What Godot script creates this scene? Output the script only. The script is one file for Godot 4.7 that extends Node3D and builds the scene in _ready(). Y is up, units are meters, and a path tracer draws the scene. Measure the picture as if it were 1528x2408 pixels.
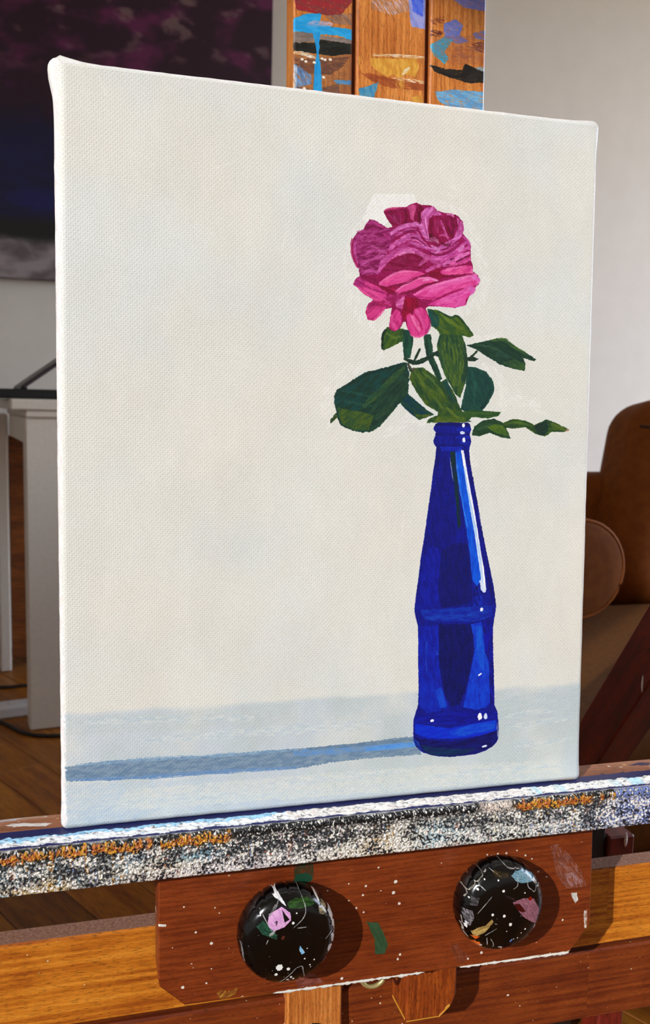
extends Node3D
# A painted canvas on a studio easel in a sunlit room. Metres, y up; the easel faces +z, the back wall lies at -z.

const YB := 0.56            # height of the shelf the canvas stands on
const LEAN := 0.0490        # backward lean of canvas and mast (radians)
const CW := 0.2762          # canvas width
const CH := 0.3556          # canvas height
const TS := 5.72            # painting texture, pixels per millimetre

var used := {}

# ------------------------------------------------------------------ naming
func numbered(called: String) -> String:
	if not used.has(called):
		used[called] = 0
		return called
	used[called] += 1
	return "%s_%03d" % [called, used[called]]

func thing(called: String, label: String, category: String, at := Vector3.ZERO, turn := 0.0, group := "") -> Node3D:
	var o := Node3D.new()
	o.name = numbered(called)
	add_child(o)
	o.position = at
	o.rotation.y = turn
	o.set_meta("label", label)
	o.set_meta("category", category)
	if group:
		o.set_meta("group", group)
	return o

func part(called: String, mesh: Mesh, m: Material, parent: Node, at := Vector3.ZERO, rot := Vector3.ZERO) -> MeshInstance3D:
	var o := MeshInstance3D.new()
	o.name = called
	o.mesh = mesh
	if m:
		o.material_override = m
	o.position = at
	o.rotation = rot
	parent.add_child(o, true)
	return o

func struct(called: String, mesh: Mesh, m: Material, at := Vector3.ZERO) -> MeshInstance3D:
	var o := part(called, mesh, m, self, at)
	o.set_meta("kind", "structure")
	return o

# ------------------------------------------------------------------ mesh building
class MB:
	var v := PackedVector3Array()
	var n := PackedVector3Array()
	var t := PackedVector2Array()
	func tri(a: Vector3, b: Vector3, c: Vector3, na: Vector3, nb: Vector3, nc: Vector3, ua: Vector2, ub: Vector2, uc: Vector2) -> void:
		var g := (c - a).cross(b - a)
		if g.length_squared() < 1e-20:
			return
		if g.dot(na + nb + nc) < 0.0:
			v.append_array([a, c, b]); n.append_array([na, nc, nb]); t.append_array([ua, uc, ub])
		else:
			v.append_array([a, b, c]); n.append_array([na, nb, nc]); t.append_array([ua, ub, uc])
	func quad(p: Array, ns: Array, us: Array) -> void:
		tri(p[0], p[1], p[2], ns[0], ns[1], ns[2], us[0], us[1], us[2])
		tri(p[0], p[2], p[3], ns[0], ns[2], ns[3], us[0], us[2], us[3])
	func flat(p: Array, nn: Vector3, us: Array) -> void:
		for i in range(1, p.size() - 1):
			tri(p[0], p[i], p[i + 1], nn, nn, nn, us[0], us[i], us[i + 1])
	func mesh() -> ArrayMesh:
		var a := []
		a.resize(Mesh.ARRAY_MAX)
		a[Mesh.ARRAY_VERTEX] = v
		a[Mesh.ARRAY_NORMAL] = n
		a[Mesh.ARRAY_TEX_UV] = t
		var m := ArrayMesh.new()
		m.add_surface_from_arrays(Mesh.PRIMITIVE_TRIANGLES, a)
		return m

# a chamfered box around its centre; uv in metres with u along the grain axis
func cbox(size: Vector3, ch := 0.001, grain := 0, off := Vector2.ZERO) -> ArrayMesh:
	var b := MB.new()
	add_cbox(b, size, ch, grain, off, Vector3.ZERO)
	return b.mesh()

func uvf(p: Vector3, ax: int, grain: int, off: Vector2) -> Vector2:
	var u := grain if grain != ax else (ax + 1) % 3
	var w := 3 - u - ax
	return Vector2(p[u], p[w] + p[ax] * 0.13) + off

func add_cbox(b: MB, size: Vector3, ch: float, grain: int, off: Vector2, c: Vector3) -> void:
	var h := size / 2.0
	var k := minf(ch, minf(h.x, minf(h.y, h.z)) * 0.9)
	for ax in 3:
		var p := (ax + 1) % 3
		var q := (ax + 2) % 3
		for s in [-1.0, 1.0]:
			var pts := []
			for e in [[-1, -1], [1, -1], [1, 1], [-1, 1]]:
				var x := Vector3.ZERO
				x[ax] = s * h[ax]
				x[p] = e[0] * (h[p] - k)
				x[q] = e[1] * (h[q] - k)
				pts.append(x)
			var nn := Vector3.ZERO
			nn[ax] = s
			b.flat(pts.map(func(x): return x + c), nn, pts.map(func(x): return uvf(x, ax, grain, off)))
			for s2 in [-1.0, 1.0]:      # bevel between axis ax and axis p
				var e4 := []
				for z in [-1.0, 1.0]:
					var x1 := Vector3.ZERO
					x1[ax] = s * h[ax]
					x1[p] = s2 * (h[p] - k)
					x1[q] = z * (h[q] - k)
					var x2 := Vector3.ZERO
					x2[ax] = s * (h[ax] - k)
					x2[p] = s2 * h[p]
					x2[q] = z * (h[q] - k)
					e4.append([x1, x2])
				var nb := Vector3.ZERO
				nb[ax] = s
				nb[p] = s2
				var o4 := [e4[0][0], e4[0][1], e4[1][1], e4[1][0]]
				b.flat(o4.map(func(x): return x + c), nb.normalized(), o4.map(func(x): return uvf(x, ax, grain, off)))
	for sx in [-1.0, 1.0]:
		for sy in [-1.0, 1.0]:
			for sz in [-1.0, 1.0]:
				var s := Vector3(sx, sy, sz)
				var o3 := [s * Vector3(h.x, h.y - k, h.z - k), s * Vector3(h.x - k, h.y, h.z - k), s * Vector3(h.x - k, h.y - k, h.z)]
				b.flat(o3.map(func(x): return x + c), s.normalized(), o3.map(func(x): return uvf(x, 0, grain, off)))

# an outline in xy extruded from z0 (back) to z1 (front) with a chamfered front edge; uv = (x, y) in metres
func prism(poly: PackedVector2Array, z0: float, z1: float, bev := 0.0007, off := Vector2.ZERO, side := Vector2.ZERO) -> ArrayMesh:
	var b := MB.new()
	add_prism(b, poly, z0, z1, bev, off, side)
	return b.mesh()

func add_prism(b: MB, poly_in: PackedVector2Array, z0: float, z1: float, bev: float, off: Vector2, side := Vector2.ZERO) -> void:
	var poly := poly_in
	var area := 0.0
	for i in poly.size():
		area += poly[i].cross(poly[(i + 1) % poly.size()])
	if area < 0.0:
		poly.reverse()
	var inner := poly
	if bev > 0.0:
		var g := Geometry2D.offset_polygon(poly, -bev, Geometry2D.JOIN_MITER)
		if g.size() == 1 and g[0].size() == poly.size():
			inner = g[0]
			var best := 0
			for i in inner.size():
				if inner[i].distance_to(poly[0]) < inner[best].distance_to(poly[0]):
					best = i
			var r := PackedVector2Array()
			for i in inner.size():
				r.append(inner[(best + i) % inner.size()])
			if r[1].distance_to(poly[1]) > r[-1].distance_to(poly[1]):
				var q := PackedVector2Array([r[0]])
				for i in range(r.size() - 1, 0, -1):
					q.append(r[i])
				r = q
			inner = r
	var tr := Geometry2D.triangulate_polygon(inner)
	for i in range(0, tr.size(), 3):
		var p := [inner[tr[i]], inner[tr[i + 1]], inner[tr[i + 2]]]
		b.flat(p.map(func(x): return Vector3(x.x, x.y, z1)), Vector3(0, 0, 1), p.map(func(x): return x + off))
		b.flat(p.map(func(x): return Vector3(x.x, x.y, z0)), Vector3(0, 0, -1), p.map(func(x): return x + off))
	for i in poly.size():
		var j := (i + 1) % poly.size()
		var d := (poly[j] - poly[i]).normalized()
		var nn := Vector3(d.y, -d.x, 0)
		var zz := z1 - bev if inner != poly else z1
		var w := Vector2(d.y, -d.x) * 0.01
		b.flat([Vector3(poly[i].x, poly[i].y, z0), Vector3(poly[j].x, poly[j].y, z0), Vector3(poly[j].x, poly[j].y, zz), Vector3(poly[i].x, poly[i].y, zz)], nn, [poly[i] + off + side, poly[j] + off + side, poly[j] + off + side - w * 1.2, poly[i] + off + side - w * 1.2])
		if inner != poly:
			b.flat([Vector3(poly[i].x, poly[i].y, zz), Vector3(poly[j].x, poly[j].y, zz), Vector3(inner[j].x, inner[j].y, z1), Vector3(inner[i].x, inner[i].y, z1)], (nn + Vector3(0, 0, 1)).normalized(), [poly[i] + off, poly[j] + off, inner[j] + off, inner[i] + off])
		else:
			b.flat([Vector3(inner[i].x, inner[i].y, z0), Vector3(inner[j].x, inner[j].y, z0), Vector3(poly[j].x, poly[j].y, z0), Vector3(poly[i].x, poly[i].y, z0)], Vector3(0, 0, -1), [poly[i], poly[j], poly[j], poly[i]])

# a cushion: a box with generously rounded edges and slightly bulging faces
func cushion(size: Vector3, r: float, puff := 0.0, seg := 10) -> ArrayMesh:
	var b := MB.new()
	var h := size / 2.0 - Vector3(r, r, r)
	var lat := []
	for i in seg * 2:
		lat.append(-PI / 2 + PI * (i if i < seg else i - 1) / (seg * 2 - 2.0))
	var grid := []
	for i in lat.size():
		var row := []
		var la: float = -PI / 2 + (PI / 2) * i / (seg - 1.0) if i < seg else (PI / 2) * (i - seg) / (seg - 1.0)
		for q in 4:
			for j in seg:
				var lo: float = q * PI / 2 + (PI / 2) * j / (seg - 1.0)
				var d := Vector3(cos(la) * cos(lo), sin(la), cos(la) * sin(lo))
				var sgn := Vector3(1 if q == 0 or q == 3 else -1, -1 if i < seg else 1, 1 if q < 2 else -1)
				row.append([d * r + sgn * h, d])
		row.append(row[0])
		grid.append(row)
	for i in grid.size() - 1:
		for j in grid[0].size() - 1:
			var c := [grid[i][j], grid[i][j + 1], grid[i + 1][j + 1], grid[i + 1][j]]
			b.quad(c.map(func(x): return x[0]), c.map(func(x): return x[1]), c.map(func(x): return Vector2(x[0].x + x[0].z, x[0].y)))
	# the flat lids left open between the rounded rims
	for s in [-1.0, 1.0]:
		var y: float = s * (h.y + r)
		b.flat([Vector3(-h.x, y, -h.z), Vector3(h.x, y, -h.z), Vector3(h.x, y, h.z), Vector3(-h.x, y, h.z)], Vector3(0, s, 0), [Vector2(-h.x, -h.z), Vector2(h.x, -h.z), Vector2(h.x, h.z), Vector2(-h.x, h.z)])
	return b.mesh()

# a profile (radius, height) turned about the z axis; uv planar in metres
func lathe(prof: Array, seg := 48, flute := 0, depth := 0.0, from_r := 1e9) -> ArrayMesh:
	var b := MB.new()
	var np := []
	for i in prof.size():
		var a: Vector2 = prof[maxi(i - 1, 0)]
		var c: Vector2 = prof[mini(i + 1, prof.size() - 1)]
		var d := (c - a).normalized()
		np.append(Vector2(-d.y, d.x) if d.x < 0 else Vector2(-d.y, d.x))
	for i in prof.size() - 1:
		for j in seg:
			var ps := []
			var ns := []
			var us := []
			for e in [[i, j], [i, j + 1], [i + 1, j + 1], [i + 1, j]]:
				var th: float = TAU * e[1] / seg
				var r: float = prof[e[0]].x
				if flute > 0 and r > from_r:
					var w := pow(maxf(0.0, cos(th * flute)), 6.0)
					r -= depth * w * clampf((r - from_r) / 0.002, 0, 1)
				var p := Vector3(r * cos(th), r * sin(th), prof[e[0]].y)
				ps.append(p)
				var nn: Vector2 = np[e[0]]
				ns.append(Vector3(nn.x * cos(th), nn.x * sin(th), nn.y))
				us.append(Vector2(p.x, p.y))
			b.quad(ps, ns, us)
	return b.mesh()

func tube(pts: Array, rr, seg := 8) -> ArrayMesh:
	var b := MB.new()
	var rings := []
	for i in pts.size():
		var d: Vector3 = (pts[mini(i + 1, pts.size() - 1)] - pts[maxi(i - 1, 0)]).normalized()
		var s := d.cross(Vector3.UP if absf(d.y) < 0.9 else Vector3.RIGHT).normalized()
		var w := s.cross(d)
		var r: float = rr[i] if rr is Array else rr
		var ring := []
		for k in seg + 1:
			var a := TAU * k / seg
			ring.append([pts[i] + (s * cos(a) + w * sin(a)) * r, s * cos(a) + w * sin(a)])
		rings.append(ring)
	for i in rings.size() - 1:
		for k in seg:
			var c := [rings[i][k], rings[i][k + 1], rings[i + 1][k + 1], rings[i + 1][k]]
			b.quad(c.map(func(x): return x[0]), c.map(func(x): return x[1]), [Vector2(i, k), Vector2(i, k + 1), Vector2(i + 1, k + 1), Vector2(i + 1, k)])
	for e in [0, rings.size() - 1]:
		var dd: Vector3 = (pts[0] - pts[1]).normalized() if e == 0 else (pts[-1] - pts[-2]).normalized()
		b.flat(rings[e].map(func(x): return x[0]), dd, rings[e].map(func(_x): return Vector2.ZERO))
	return b.mesh()

func curve(pts: Array, per := 8) -> Array:
	var c := Curve3D.new()
	for i in pts.size():
		var d: Vector3 = (pts[mini(i + 1, pts.size() - 1)] - pts[maxi(i - 1, 0)]) / 6.0
		c.add_point(pts[i], -d, d)
	var o := []
	for i in pts.size() - 1:
		for k in per:
			o.append(c.sample(i, float(k) / per))
	o.append(pts[-1])
	return o

# ------------------------------------------------------------------ pictures: paint put down stroke by stroke
class Pic:
	var w: int
	var h: int
	var d := PackedByteArray()
	var nz := FastNoiseLite.new()
	func _init(ww: int, hh: int) -> void:
		w = ww
		h = hh
		nz.seed = 11
		nz.frequency = 1.0
		nz.noise_type = FastNoiseLite.TYPE_SIMPLEX
		nz.fractal_type = FastNoiseLite.FRACTAL_FBM
		nz.fractal_octaves = 2
	func from_image(im: Image) -> void:
		im.convert(Image.FORMAT_RGB8)
		d = im.get_data()
	func col(c) -> Color:
		return Color(c[0] / 255.0, c[1] / 255.0, c[2] / 255.0) if c is Array else Color(c)
	func fill(c: Color) -> void:
		var im := Image.create_empty(w, h, false, Image.FORMAT_RGB8)
		im.fill(c)
		d = im.get_data()
	func tex() -> ImageTexture:
		return ImageTexture.create_from_image(Image.create_from_data(w, h, false, Image.FORMAT_RGB8, d))
	# a patch of paint: outline, two tones that streak along ang (degrees), cover, dryness of the brush, raggedness of the edge
	func fp(a: Array, c1s, c2s, ang := 0.0, al := 1.0, dry := 0.0, jit := 1.2) -> void:
		var pts := PackedVector2Array()
		var k := a.size() / 2
		for i in k:
			var p := Vector2(a[i * 2], a[i * 2 + 1])
			var q := Vector2(a[(i * 2 + 2) % a.size()], a[(i * 2 + 3) % a.size()])
			var m := maxi(1, int(p.distance_to(q) / 4.0))
			for e in m:
				var r := p.lerp(q, float(e) / m)
				pts.append(r + jit * Vector2(nz.get_noise_2d(r.x * 0.11, r.y * 0.11) + 0.8 * nz.get_noise_2d(r.x * 0.4, r.y * 0.4), nz.get_noise_2d(r.x * 0.11 + 50.0, r.y * 0.11) + 0.8 * nz.get_noise_2d(r.x * 0.4 + 50.0, r.y * 0.4)))
		poly(pts, col(c1s), col(c2s), deg_to_rad(ang), al, dry)
	func poly(pts: PackedVector2Array, c1: Color, c2: Color, ang: float, al: float, dry: float) -> void:
		var y0 := h
		var y1 := 0
		for p in pts:
			y0 = mini(y0, int(floor(p.y)))
			y1 = maxi(y1, int(ceil(p.y)))
		y0 = maxi(y0, 0)
		y1 = mini(y1, h - 1)
		var ca := cos(ang)
		var sa := sin(ang)
		var n := pts.size()
		for y in range(y0, y1 + 1):
			var spans := []
			var lo := w
			var hi := -1
			for sub in 2:
				var yy := y + 0.25 + 0.5 * sub
				var xs := []
				for i in n:
					var p := pts[i]
					var q := pts[(i + 1) % n]
					if (p.y <= yy) != (q.y <= yy):
						xs.append(p.x + (yy - p.y) * (q.x - p.x) / (q.y - p.y))
				xs.sort()
				for i in range(0, xs.size() - 1, 2):
					spans.append([xs[i], xs[i + 1]])
					lo = mini(lo, int(floor(xs[i])))
					hi = maxi(hi, int(ceil(xs[i + 1])))
			lo = maxi(lo, 0)
			hi = mini(hi, w - 1)
			for x in range(lo, hi + 1):
				var cov := 0.0
				for s in spans:
					cov += clampf(s[1] - x, 0.0, 1.0) - clampf(s[0] - x, 0.0, 1.0)
				cov *= 0.5 * al
				if cov < 0.01:
					continue
				var u := x * ca + y * sa
				var v := y * ca - x * sa
				if dry > 0.0:
					var g := nz.get_noise_2d(u * 0.03 + 9.0, v * 0.22) * 0.5 + 0.5
					cov *= clampf((g - dry * 0.75) * 5.0 + 0.5, 0.0, 1.0)
					if cov < 0.01:
						continue
				var t := clampf(0.5 + 1.2 * nz.get_noise_2d(u * 0.016, v * 0.06) + 0.7 * nz.get_noise_2d(u * 0.05 + 30.0, v * 0.2), -0.15, 1.15)
				var i := (y * w + x) * 3
				d[i] = int(lerpf(d[i], clampf(c1.r + (c2.r - c1.r) * t, 0.0, 1.0) * 255.0, cov))
				d[i + 1] = int(lerpf(d[i + 1], clampf(c1.g + (c2.g - c1.g) * t, 0.0, 1.0) * 255.0, cov))
				d[i + 2] = int(lerpf(d[i + 2], clampf(c1.b + (c2.b - c1.b) * t, 0.0, 1.0) * 255.0, cov))
	# a tapering brush stroke along points
	func st(a: Array, wd: float, c1s, c2s, al := 1.0, dry := 0.0) -> void:
		var raw := []
		for i in a.size() / 2:
			raw.append(Vector2(a[i * 2], a[i * 2 + 1]))
		var pts := []
		for i in raw.size() - 1:
			for e in 8:
				pts.append(raw[i].cubic_interpolate(raw[i + 1], raw[maxi(i - 1, 0)], raw[mini(i + 2, raw.size() - 1)], e / 8.0))
		pts.append(raw[-1])
		var left := PackedVector2Array()
		var right := PackedVector2Array()
		var m := pts.size()
		for i in m:
			var dd: Vector2 = (pts[mini(i + 1, m - 1)] - pts[maxi(i - 1, 0)]).normalized()
			var f := float(i) / (m - 1)
			var r: float = wd * 0.5 * (0.35 + 0.65 * sqrt(maxf(0.0, sin(PI * clampf(f, 0.02, 0.98))))) * (1.0 + 0.35 * nz.get_noise_2d(pts[i].x * 0.1, pts[i].y * 0.1 + 77.0))
			left.append(pts[i] + Vector2(-dd.y, dd.x) * r)
			right.append(pts[i] - Vector2(-dd.y, dd.x) * r)
		right.reverse()
		left.append_array(right)
		poly(left, col(c1s), col(c2s), (pts[-1] - pts[0]).angle(), al, dry)
	func dot(x: float, y: float, rx: float, ry: float, c) -> void:
		var pts := PackedVector2Array()
		for i in 18:
			var an := TAU * i / 18
			var k := 1.0 + 0.22 * nz.get_noise_2d(x + cos(an) * 2.0, y + sin(an) * 2.0)
			pts.append(Vector2(x + cos(an) * rx * k, y + sin(an) * ry * k))
		poly(pts, col(c), col(c), 0.0, 1.0, 0.0)
	# straight wood grain along x (or y): tones from dark to light, fine pores, knots of colour
	func wood(c0: Color, c1: Color, c2: Color, sd: int, along_x := true, pores := 0.5, sl := 14, sw := 0.045) -> void:
		var n1 := FastNoiseLite.new()
		n1.seed = sd
		n1.frequency = sw
		n1.fractal_octaves = 4
		var n2 := FastNoiseLite.new()
		n2.seed = sd + 5
		n2.frequency = 0.45
		n2.fractal_octaves = 2
		var n3 := FastNoiseLite.new()
		n3.seed = sd + 9
		n3.frequency = 0.006
		var lw := w if along_x else h
		var lh := h if along_x else w
		var g1 := n1.get_image(maxi(2, lw / sl), lh, false, false, false)
		var g2 := n2.get_image(maxi(2, lw / 9), lh, false, false, false)
		var g3 := n3.get_image(lw, lh, false, false, false)
		g1.resize(lw, lh, Image.INTERPOLATE_CUBIC)
		g2.resize(lw, lh, Image.INTERPOLATE_CUBIC)
		g1.convert(Image.FORMAT_L8)
		g2.convert(Image.FORMAT_L8)
		g3.convert(Image.FORMAT_L8)
		var b1 := g1.get_data()
		var b2 := g2.get_data()
		var b3 := g3.get_data()
		d.resize(w * h * 3)
		for y in lh:
			for x in lw:
				var i := y * lw + x
				var t := clampf((b1[i] / 255.0 - 0.5) * 1.5 + 0.5 + (b3[i] / 255.0 - 0.5) * 0.7, 0.0, 1.0)
				var c := c0.lerp(c1, t * 2.0) if t < 0.5 else c1.lerp(c2, t * 2.0 - 1.0)
				var po := b2[i] / 255.0
				var k := 1.0 - pores * clampf((0.42 - po) * 5.0, 0.0, 1.0)
				var o := (i if along_x else x * w + y) * 3
				d[o] = int(clampf(c.r * k, 0, 1) * 255.0)
				d[o + 1] = int(clampf(c.g * k, 0, 1) * 255.0)
				d[o + 2] = int(clampf(c.b * k, 0, 1) * 255.0)
	func specks(count: int, sd: int, rmin: float, rmax: float, cols: Array) -> void:
		var rg := RandomNumberGenerator.new()
		rg.seed = sd
		for i in count:
			var r := rg.randf_range(rmin, rmax) * (0.6 if rg.randf() < 0.7 else 1.3)
			dot(rg.randf() * w, rg.randf() * h, r * rg.randf_range(0.8, 1.5), r, cols[rg.randi() % cols.size()])

# ------------------------------------------------------------------ materials
func flat_mat(c: Color, rough := 0.6, spec := 0.5) -> StandardMaterial3D:
	var m := StandardMaterial3D.new()
	m.albedo_color = c
	m.roughness = rough
	m.metallic_specular = spec
	return m

# a picture mapped by metres: u covers uw from u0, v runs down from v0
func pic_mat(p: Pic, u0: float, v0: float, uw: float, vh: float, rough := 0.5, bump := 0.0) -> StandardMaterial3D:
	var m := StandardMaterial3D.new()
	var t := p.tex()
	m.albedo_texture = t
	m.uv1_scale = Vector3(1.0 / uw, -1.0 / vh, 1)
	m.uv1_offset = Vector3(-u0 / uw, v0 / vh, 0)
	m.roughness = rough
	if bump > 0.0:
		m.heightmap_enabled = true
		m.heightmap_texture = t
		m.heightmap_scale = bump
	return m

func noise_mat(c1: Color, c2: Color, freq: float, sd: int, scale: float, rough := 0.8, bump := 0.0) -> StandardMaterial3D:
	var n := FastNoiseLite.new()
	n.seed = sd
	n.frequency = freq
	n.fractal_octaves = 5
	var im := n.get_seamless_image(512, 512)
	im.convert(Image.FORMAT_RGB8)
	var dd := im.get_data()
	var o := PackedByteArray()
	o.resize(dd.size())
	for i in range(0, dd.size(), 3):
		var c := c1.lerp(c2, dd[i] / 255.0)
		o[i] = int(c.r * 255.0)
		o[i + 1] = int(c.g * 255.0)
		o[i + 2] = int(c.b * 255.0)
	var m := StandardMaterial3D.new()
	m.albedo_texture = ImageTexture.create_from_image(Image.create_from_data(512, 512, false, Image.FORMAT_RGB8, o))
	m.uv1_triplanar = true
	m.uv1_scale = Vector3(scale, scale, scale)
	m.roughness = rough
	if bump > 0.0:
		m.heightmap_enabled = true
		m.heightmap_texture = ImageTexture.create_from_image(im)
		m.heightmap_scale = bump
	return m

# ------------------------------------------------------------------ scene
func _ready() -> void:
	view_and_light()
	room()
	var easel := build_easel()
	build_canvas()
	build_desk()
	build_sofa()
	build_wall_painting()
	print("easel parts: ", easel.get_child_count())

func view_and_light() -> void:
	var cam := Camera3D.new()
	cam.name = "camera"
	cam.near = 0.02
	cam.far = 60.0
	var att := CameraAttributesPhysical.new()
	att.frustum_focal_length = 21.07
	att.frustum_focus_distance = 0.46
	att.exposure_aperture = 13.0
	cam.attributes = att
	cam.fov = 59.325
	cam.transform = Transform3D(Basis.from_euler(Vector3(-0.116685, -0.266574, 0.022143), EULER_ORDER_YXZ), Vector3(-0.12769, 0.76328, 0.42396))
	add_child(cam)
	cam.current = true
	var env := Environment.new()
	env.background_mode = Environment.BG_SKY
	var sky := Sky.new()
	var sm := ProceduralSkyMaterial.new()
	sm.sky_top_color = Color(0.74, 0.80, 0.90)
	sm.sky_horizon_color = Color(0.92, 0.92, 0.92)
	sm.ground_horizon_color = Color(0.62, 0.60, 0.56)
	sm.ground_bottom_color = Color(0.45, 0.43, 0.40)
	sm.sun_angle_max = 0.0
	sky.sky_material = sm
	env.sky = sky
	env.background_energy_multiplier = 12.0
	env.tonemap_mode = Environment.TONE_MAPPER_LINEAR
	env.tonemap_exposure = 1.0
	env.sdfgi_enabled = true
	env.ssao_enabled = true
	env.ssil_enabled = true
	var we := WorldEnvironment.new()
	we.name = "world_environment"
	we.environment = env
	add_child(we)
	var sun := DirectionalLight3D.new()
	sun.name = "sun"
	sun.light_color = Color(1.0, 0.995, 0.985)
	sun.light_energy = 1.14
	sun.light_angular_distance = 0.55
	sun.shadow_enabled = true
	sun.sky_mode = DirectionalLight3D.SKY_MODE_LIGHT_ONLY
	add_child(sun)
	sun.look_at_from_position(Vector3(-3, 3, 3), Vector3(-3, 3, 3) + Vector3(0.75, -0.48, -0.66), Vector3.UP)

# ---------------------------------------------------------------- room
const RX0 := -2.0
const RX1 := 3.2
const RZ0 := -2.45
const RZ1 := 2.8
const RH := 2.6

func room() -> void:
	var wallm := noise_mat(Color(0.80, 0.78, 0.745), Color(0.82, 0.80, 0.765), 0.02, 3, 0.8, 0.85, 0.02)
	var white := flat_mat(Color(0.86, 0.855, 0.84), 0.6)
	var lx := RX1 - RX0
	var lz := RZ1 - RZ0
	struct("wall_back", cbox(Vector3(lx + 0.4, RH, 0.2), 0.001), wallm, Vector3((RX0 + RX1) / 2, RH / 2, RZ0 - 0.1))
	struct("wall_front", cbox(Vector3(lx + 0.4, RH, 0.2), 0.001), wallm, Vector3((RX0 + RX1) / 2, RH / 2, RZ1 + 0.1))
	struct("ceiling", cbox(Vector3(lx + 0.4, 0.2, lz + 0.4), 0.001), white, Vector3((RX0 + RX1) / 2, RH + 0.1, (RZ0 + RZ1) / 2))
	# left wall with the window the sun comes through, right wall with a wide unseen window added to light the back of the room
	holed("wall_left", false, RX0 - 0.1, RZ0, RZ1, 1.52, 2.22, 1.22, 2.42, wallm)
	holed("wall_right", false, RX1 + 0.1, RZ0, RZ1, -2.3, 1.0, 0.3, 2.45, wallm)
	window_frame("window_1", false, RX0 - 0.1, 1.52, 2.22, 1.22, 2.42, white, 0)
	window_frame("added_window_2", false, RX1 + 0.1, -2.3, 1.0, 0.3, 2.45, white, 2)
	# floor: a slab with boards laid on the slant
	var slab := struct("floor", cbox(Vector3(lx + 0.4, 0.2, lz + 0.4), 0.001), flat_mat(Color(0.10, 0.05, 0.03), 0.8), Vector3((RX0 + RX1) / 2, -0.113, (RZ0 + RZ1) / 2))
	var fm := []
	for k in 4:
		var p := Pic.new(512, 96)
		var s := 0.86 + 0.09 * k
		p.wood(Color(0.44 * s, 0.23 * s, 0.05 * s), Color(0.55 * s, 0.32 * s, 0.075 * s), Color(0.62 * s, 0.39 * s, 0.11 * s), 60 + k, true, 0.3)
		var m := pic_mat(p, 0, 0, 0.9, 0.11, 0.42)
		fm.append(m)
	var ang := deg_to_rad(62.0)
	var d := Vector2(cos(ang), sin(ang))
	var e := Vector2(-d.y, d.x)
	var rect := PackedVector2Array()
	for c in [Vector2(RX0, RZ0), Vector2(RX1, RZ0), Vector2(RX1, RZ1), Vector2(RX0, RZ1)]:
		rect.append(Vector2(c.dot(d), c.dot(e)))
	var rg := RandomNumberGenerator.new()
	rg.seed = 4
	for r in range(-46, 40):
		var v0 := r * 0.1 - 0.012
		var u := -6.0 + rg.randf() * 1.2
		while u < 6.0:
			var ln := rg.randf_range(1.5, 2.2)
			var q := PackedVector2Array([Vector2(u, v0), Vector2(u + ln - 0.0015, v0), Vector2(u + ln - 0.0015, v0 + 0.0985), Vector2(u, v0 + 0.0985)])
			for g in Geometry2D.intersect_polygons(q, rect):
				# lies flat: local (x, y) -> room (d, e), thickness upwards
				var o := part("plank", prism(g, -0.013, 0.0, 0.0012, Vector2(rg.randf(), rg.randf())), fm[rg.randi() % 4], slab)
				o.transform = Transform3D(Basis(Vector3(d.x, 0, d.y), Vector3(e.x, 0, e.y), Vector3(0, 1, 0) if true else Vector3.ZERO), -slab.position)
			u += ln
	# skirting along the back wall
	struct("baseboard_back", cbox(Vector3(lx, 0.09, 0.015), 0.003), white, Vector3((RX0 + RX1) / 2, 0.046, RZ0 + 0.008))

# a wall with one rectangular opening, as one mesh of four blocks
func holed(called: String, across_x: bool, at: float, a0: float, a1: float, h0: float, h1: float, y0: float, y1: float, m: Material) -> void:
	var b := MB.new()
	for r in [[a0, h0, 0.0, RH], [h1, a1, 0.0, RH], [h0, h1, 0.0, y0], [h0, h1, y1, RH]]:
		var s := Vector3(r[1] - r[0], r[3] - r[2], 0.2)
		var c := Vector3((r[0] + r[1]) / 2, (r[2] + r[3]) / 2, at)
		if not across_x:
			s = Vector3(0.2, s.y, s.x)
			c = Vector3(at, c.y, c.x)
		add_cbox(b, s, 0.0005, 0, Vector2.ZERO, c)
	struct(called, b.mesh(), m)

func window_frame(called: String, across_x: bool, at: float, h0: float, h1: float, y0: float, y1: float, m: Material, mullions: int) -> void:
	var b := MB.new()
	var t := 0.045
	var bars := [[h0, h0 + t, y0, y1], [h1 - t, h1, y0, y1], [h0 + t, h1 - t, y0, y0 + t], [h0 + t, h1 - t, y1 - t, y1]]
	for k in mullions:
		var x := lerpf(h0, h1, (k + 1.0) / (mullions + 1))
		bars.append([x - 0.025, x + 0.025, y0 + t, y1 - t])
	for r in bars:
		var s := Vector3(r[1] - r[0], r[3] - r[2], 0.06)
		var c := Vector3((r[0] + r[1]) / 2, (r[2] + r[3]) / 2, at)
		if not across_x:
			s = Vector3(0.06, s.y, s.x)
			c = Vector3(at, c.y, c.x)
		add_cbox(b, s, 0.003, 0, Vector2.ZERO, c)
	struct(called, b.mesh(), m)

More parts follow.
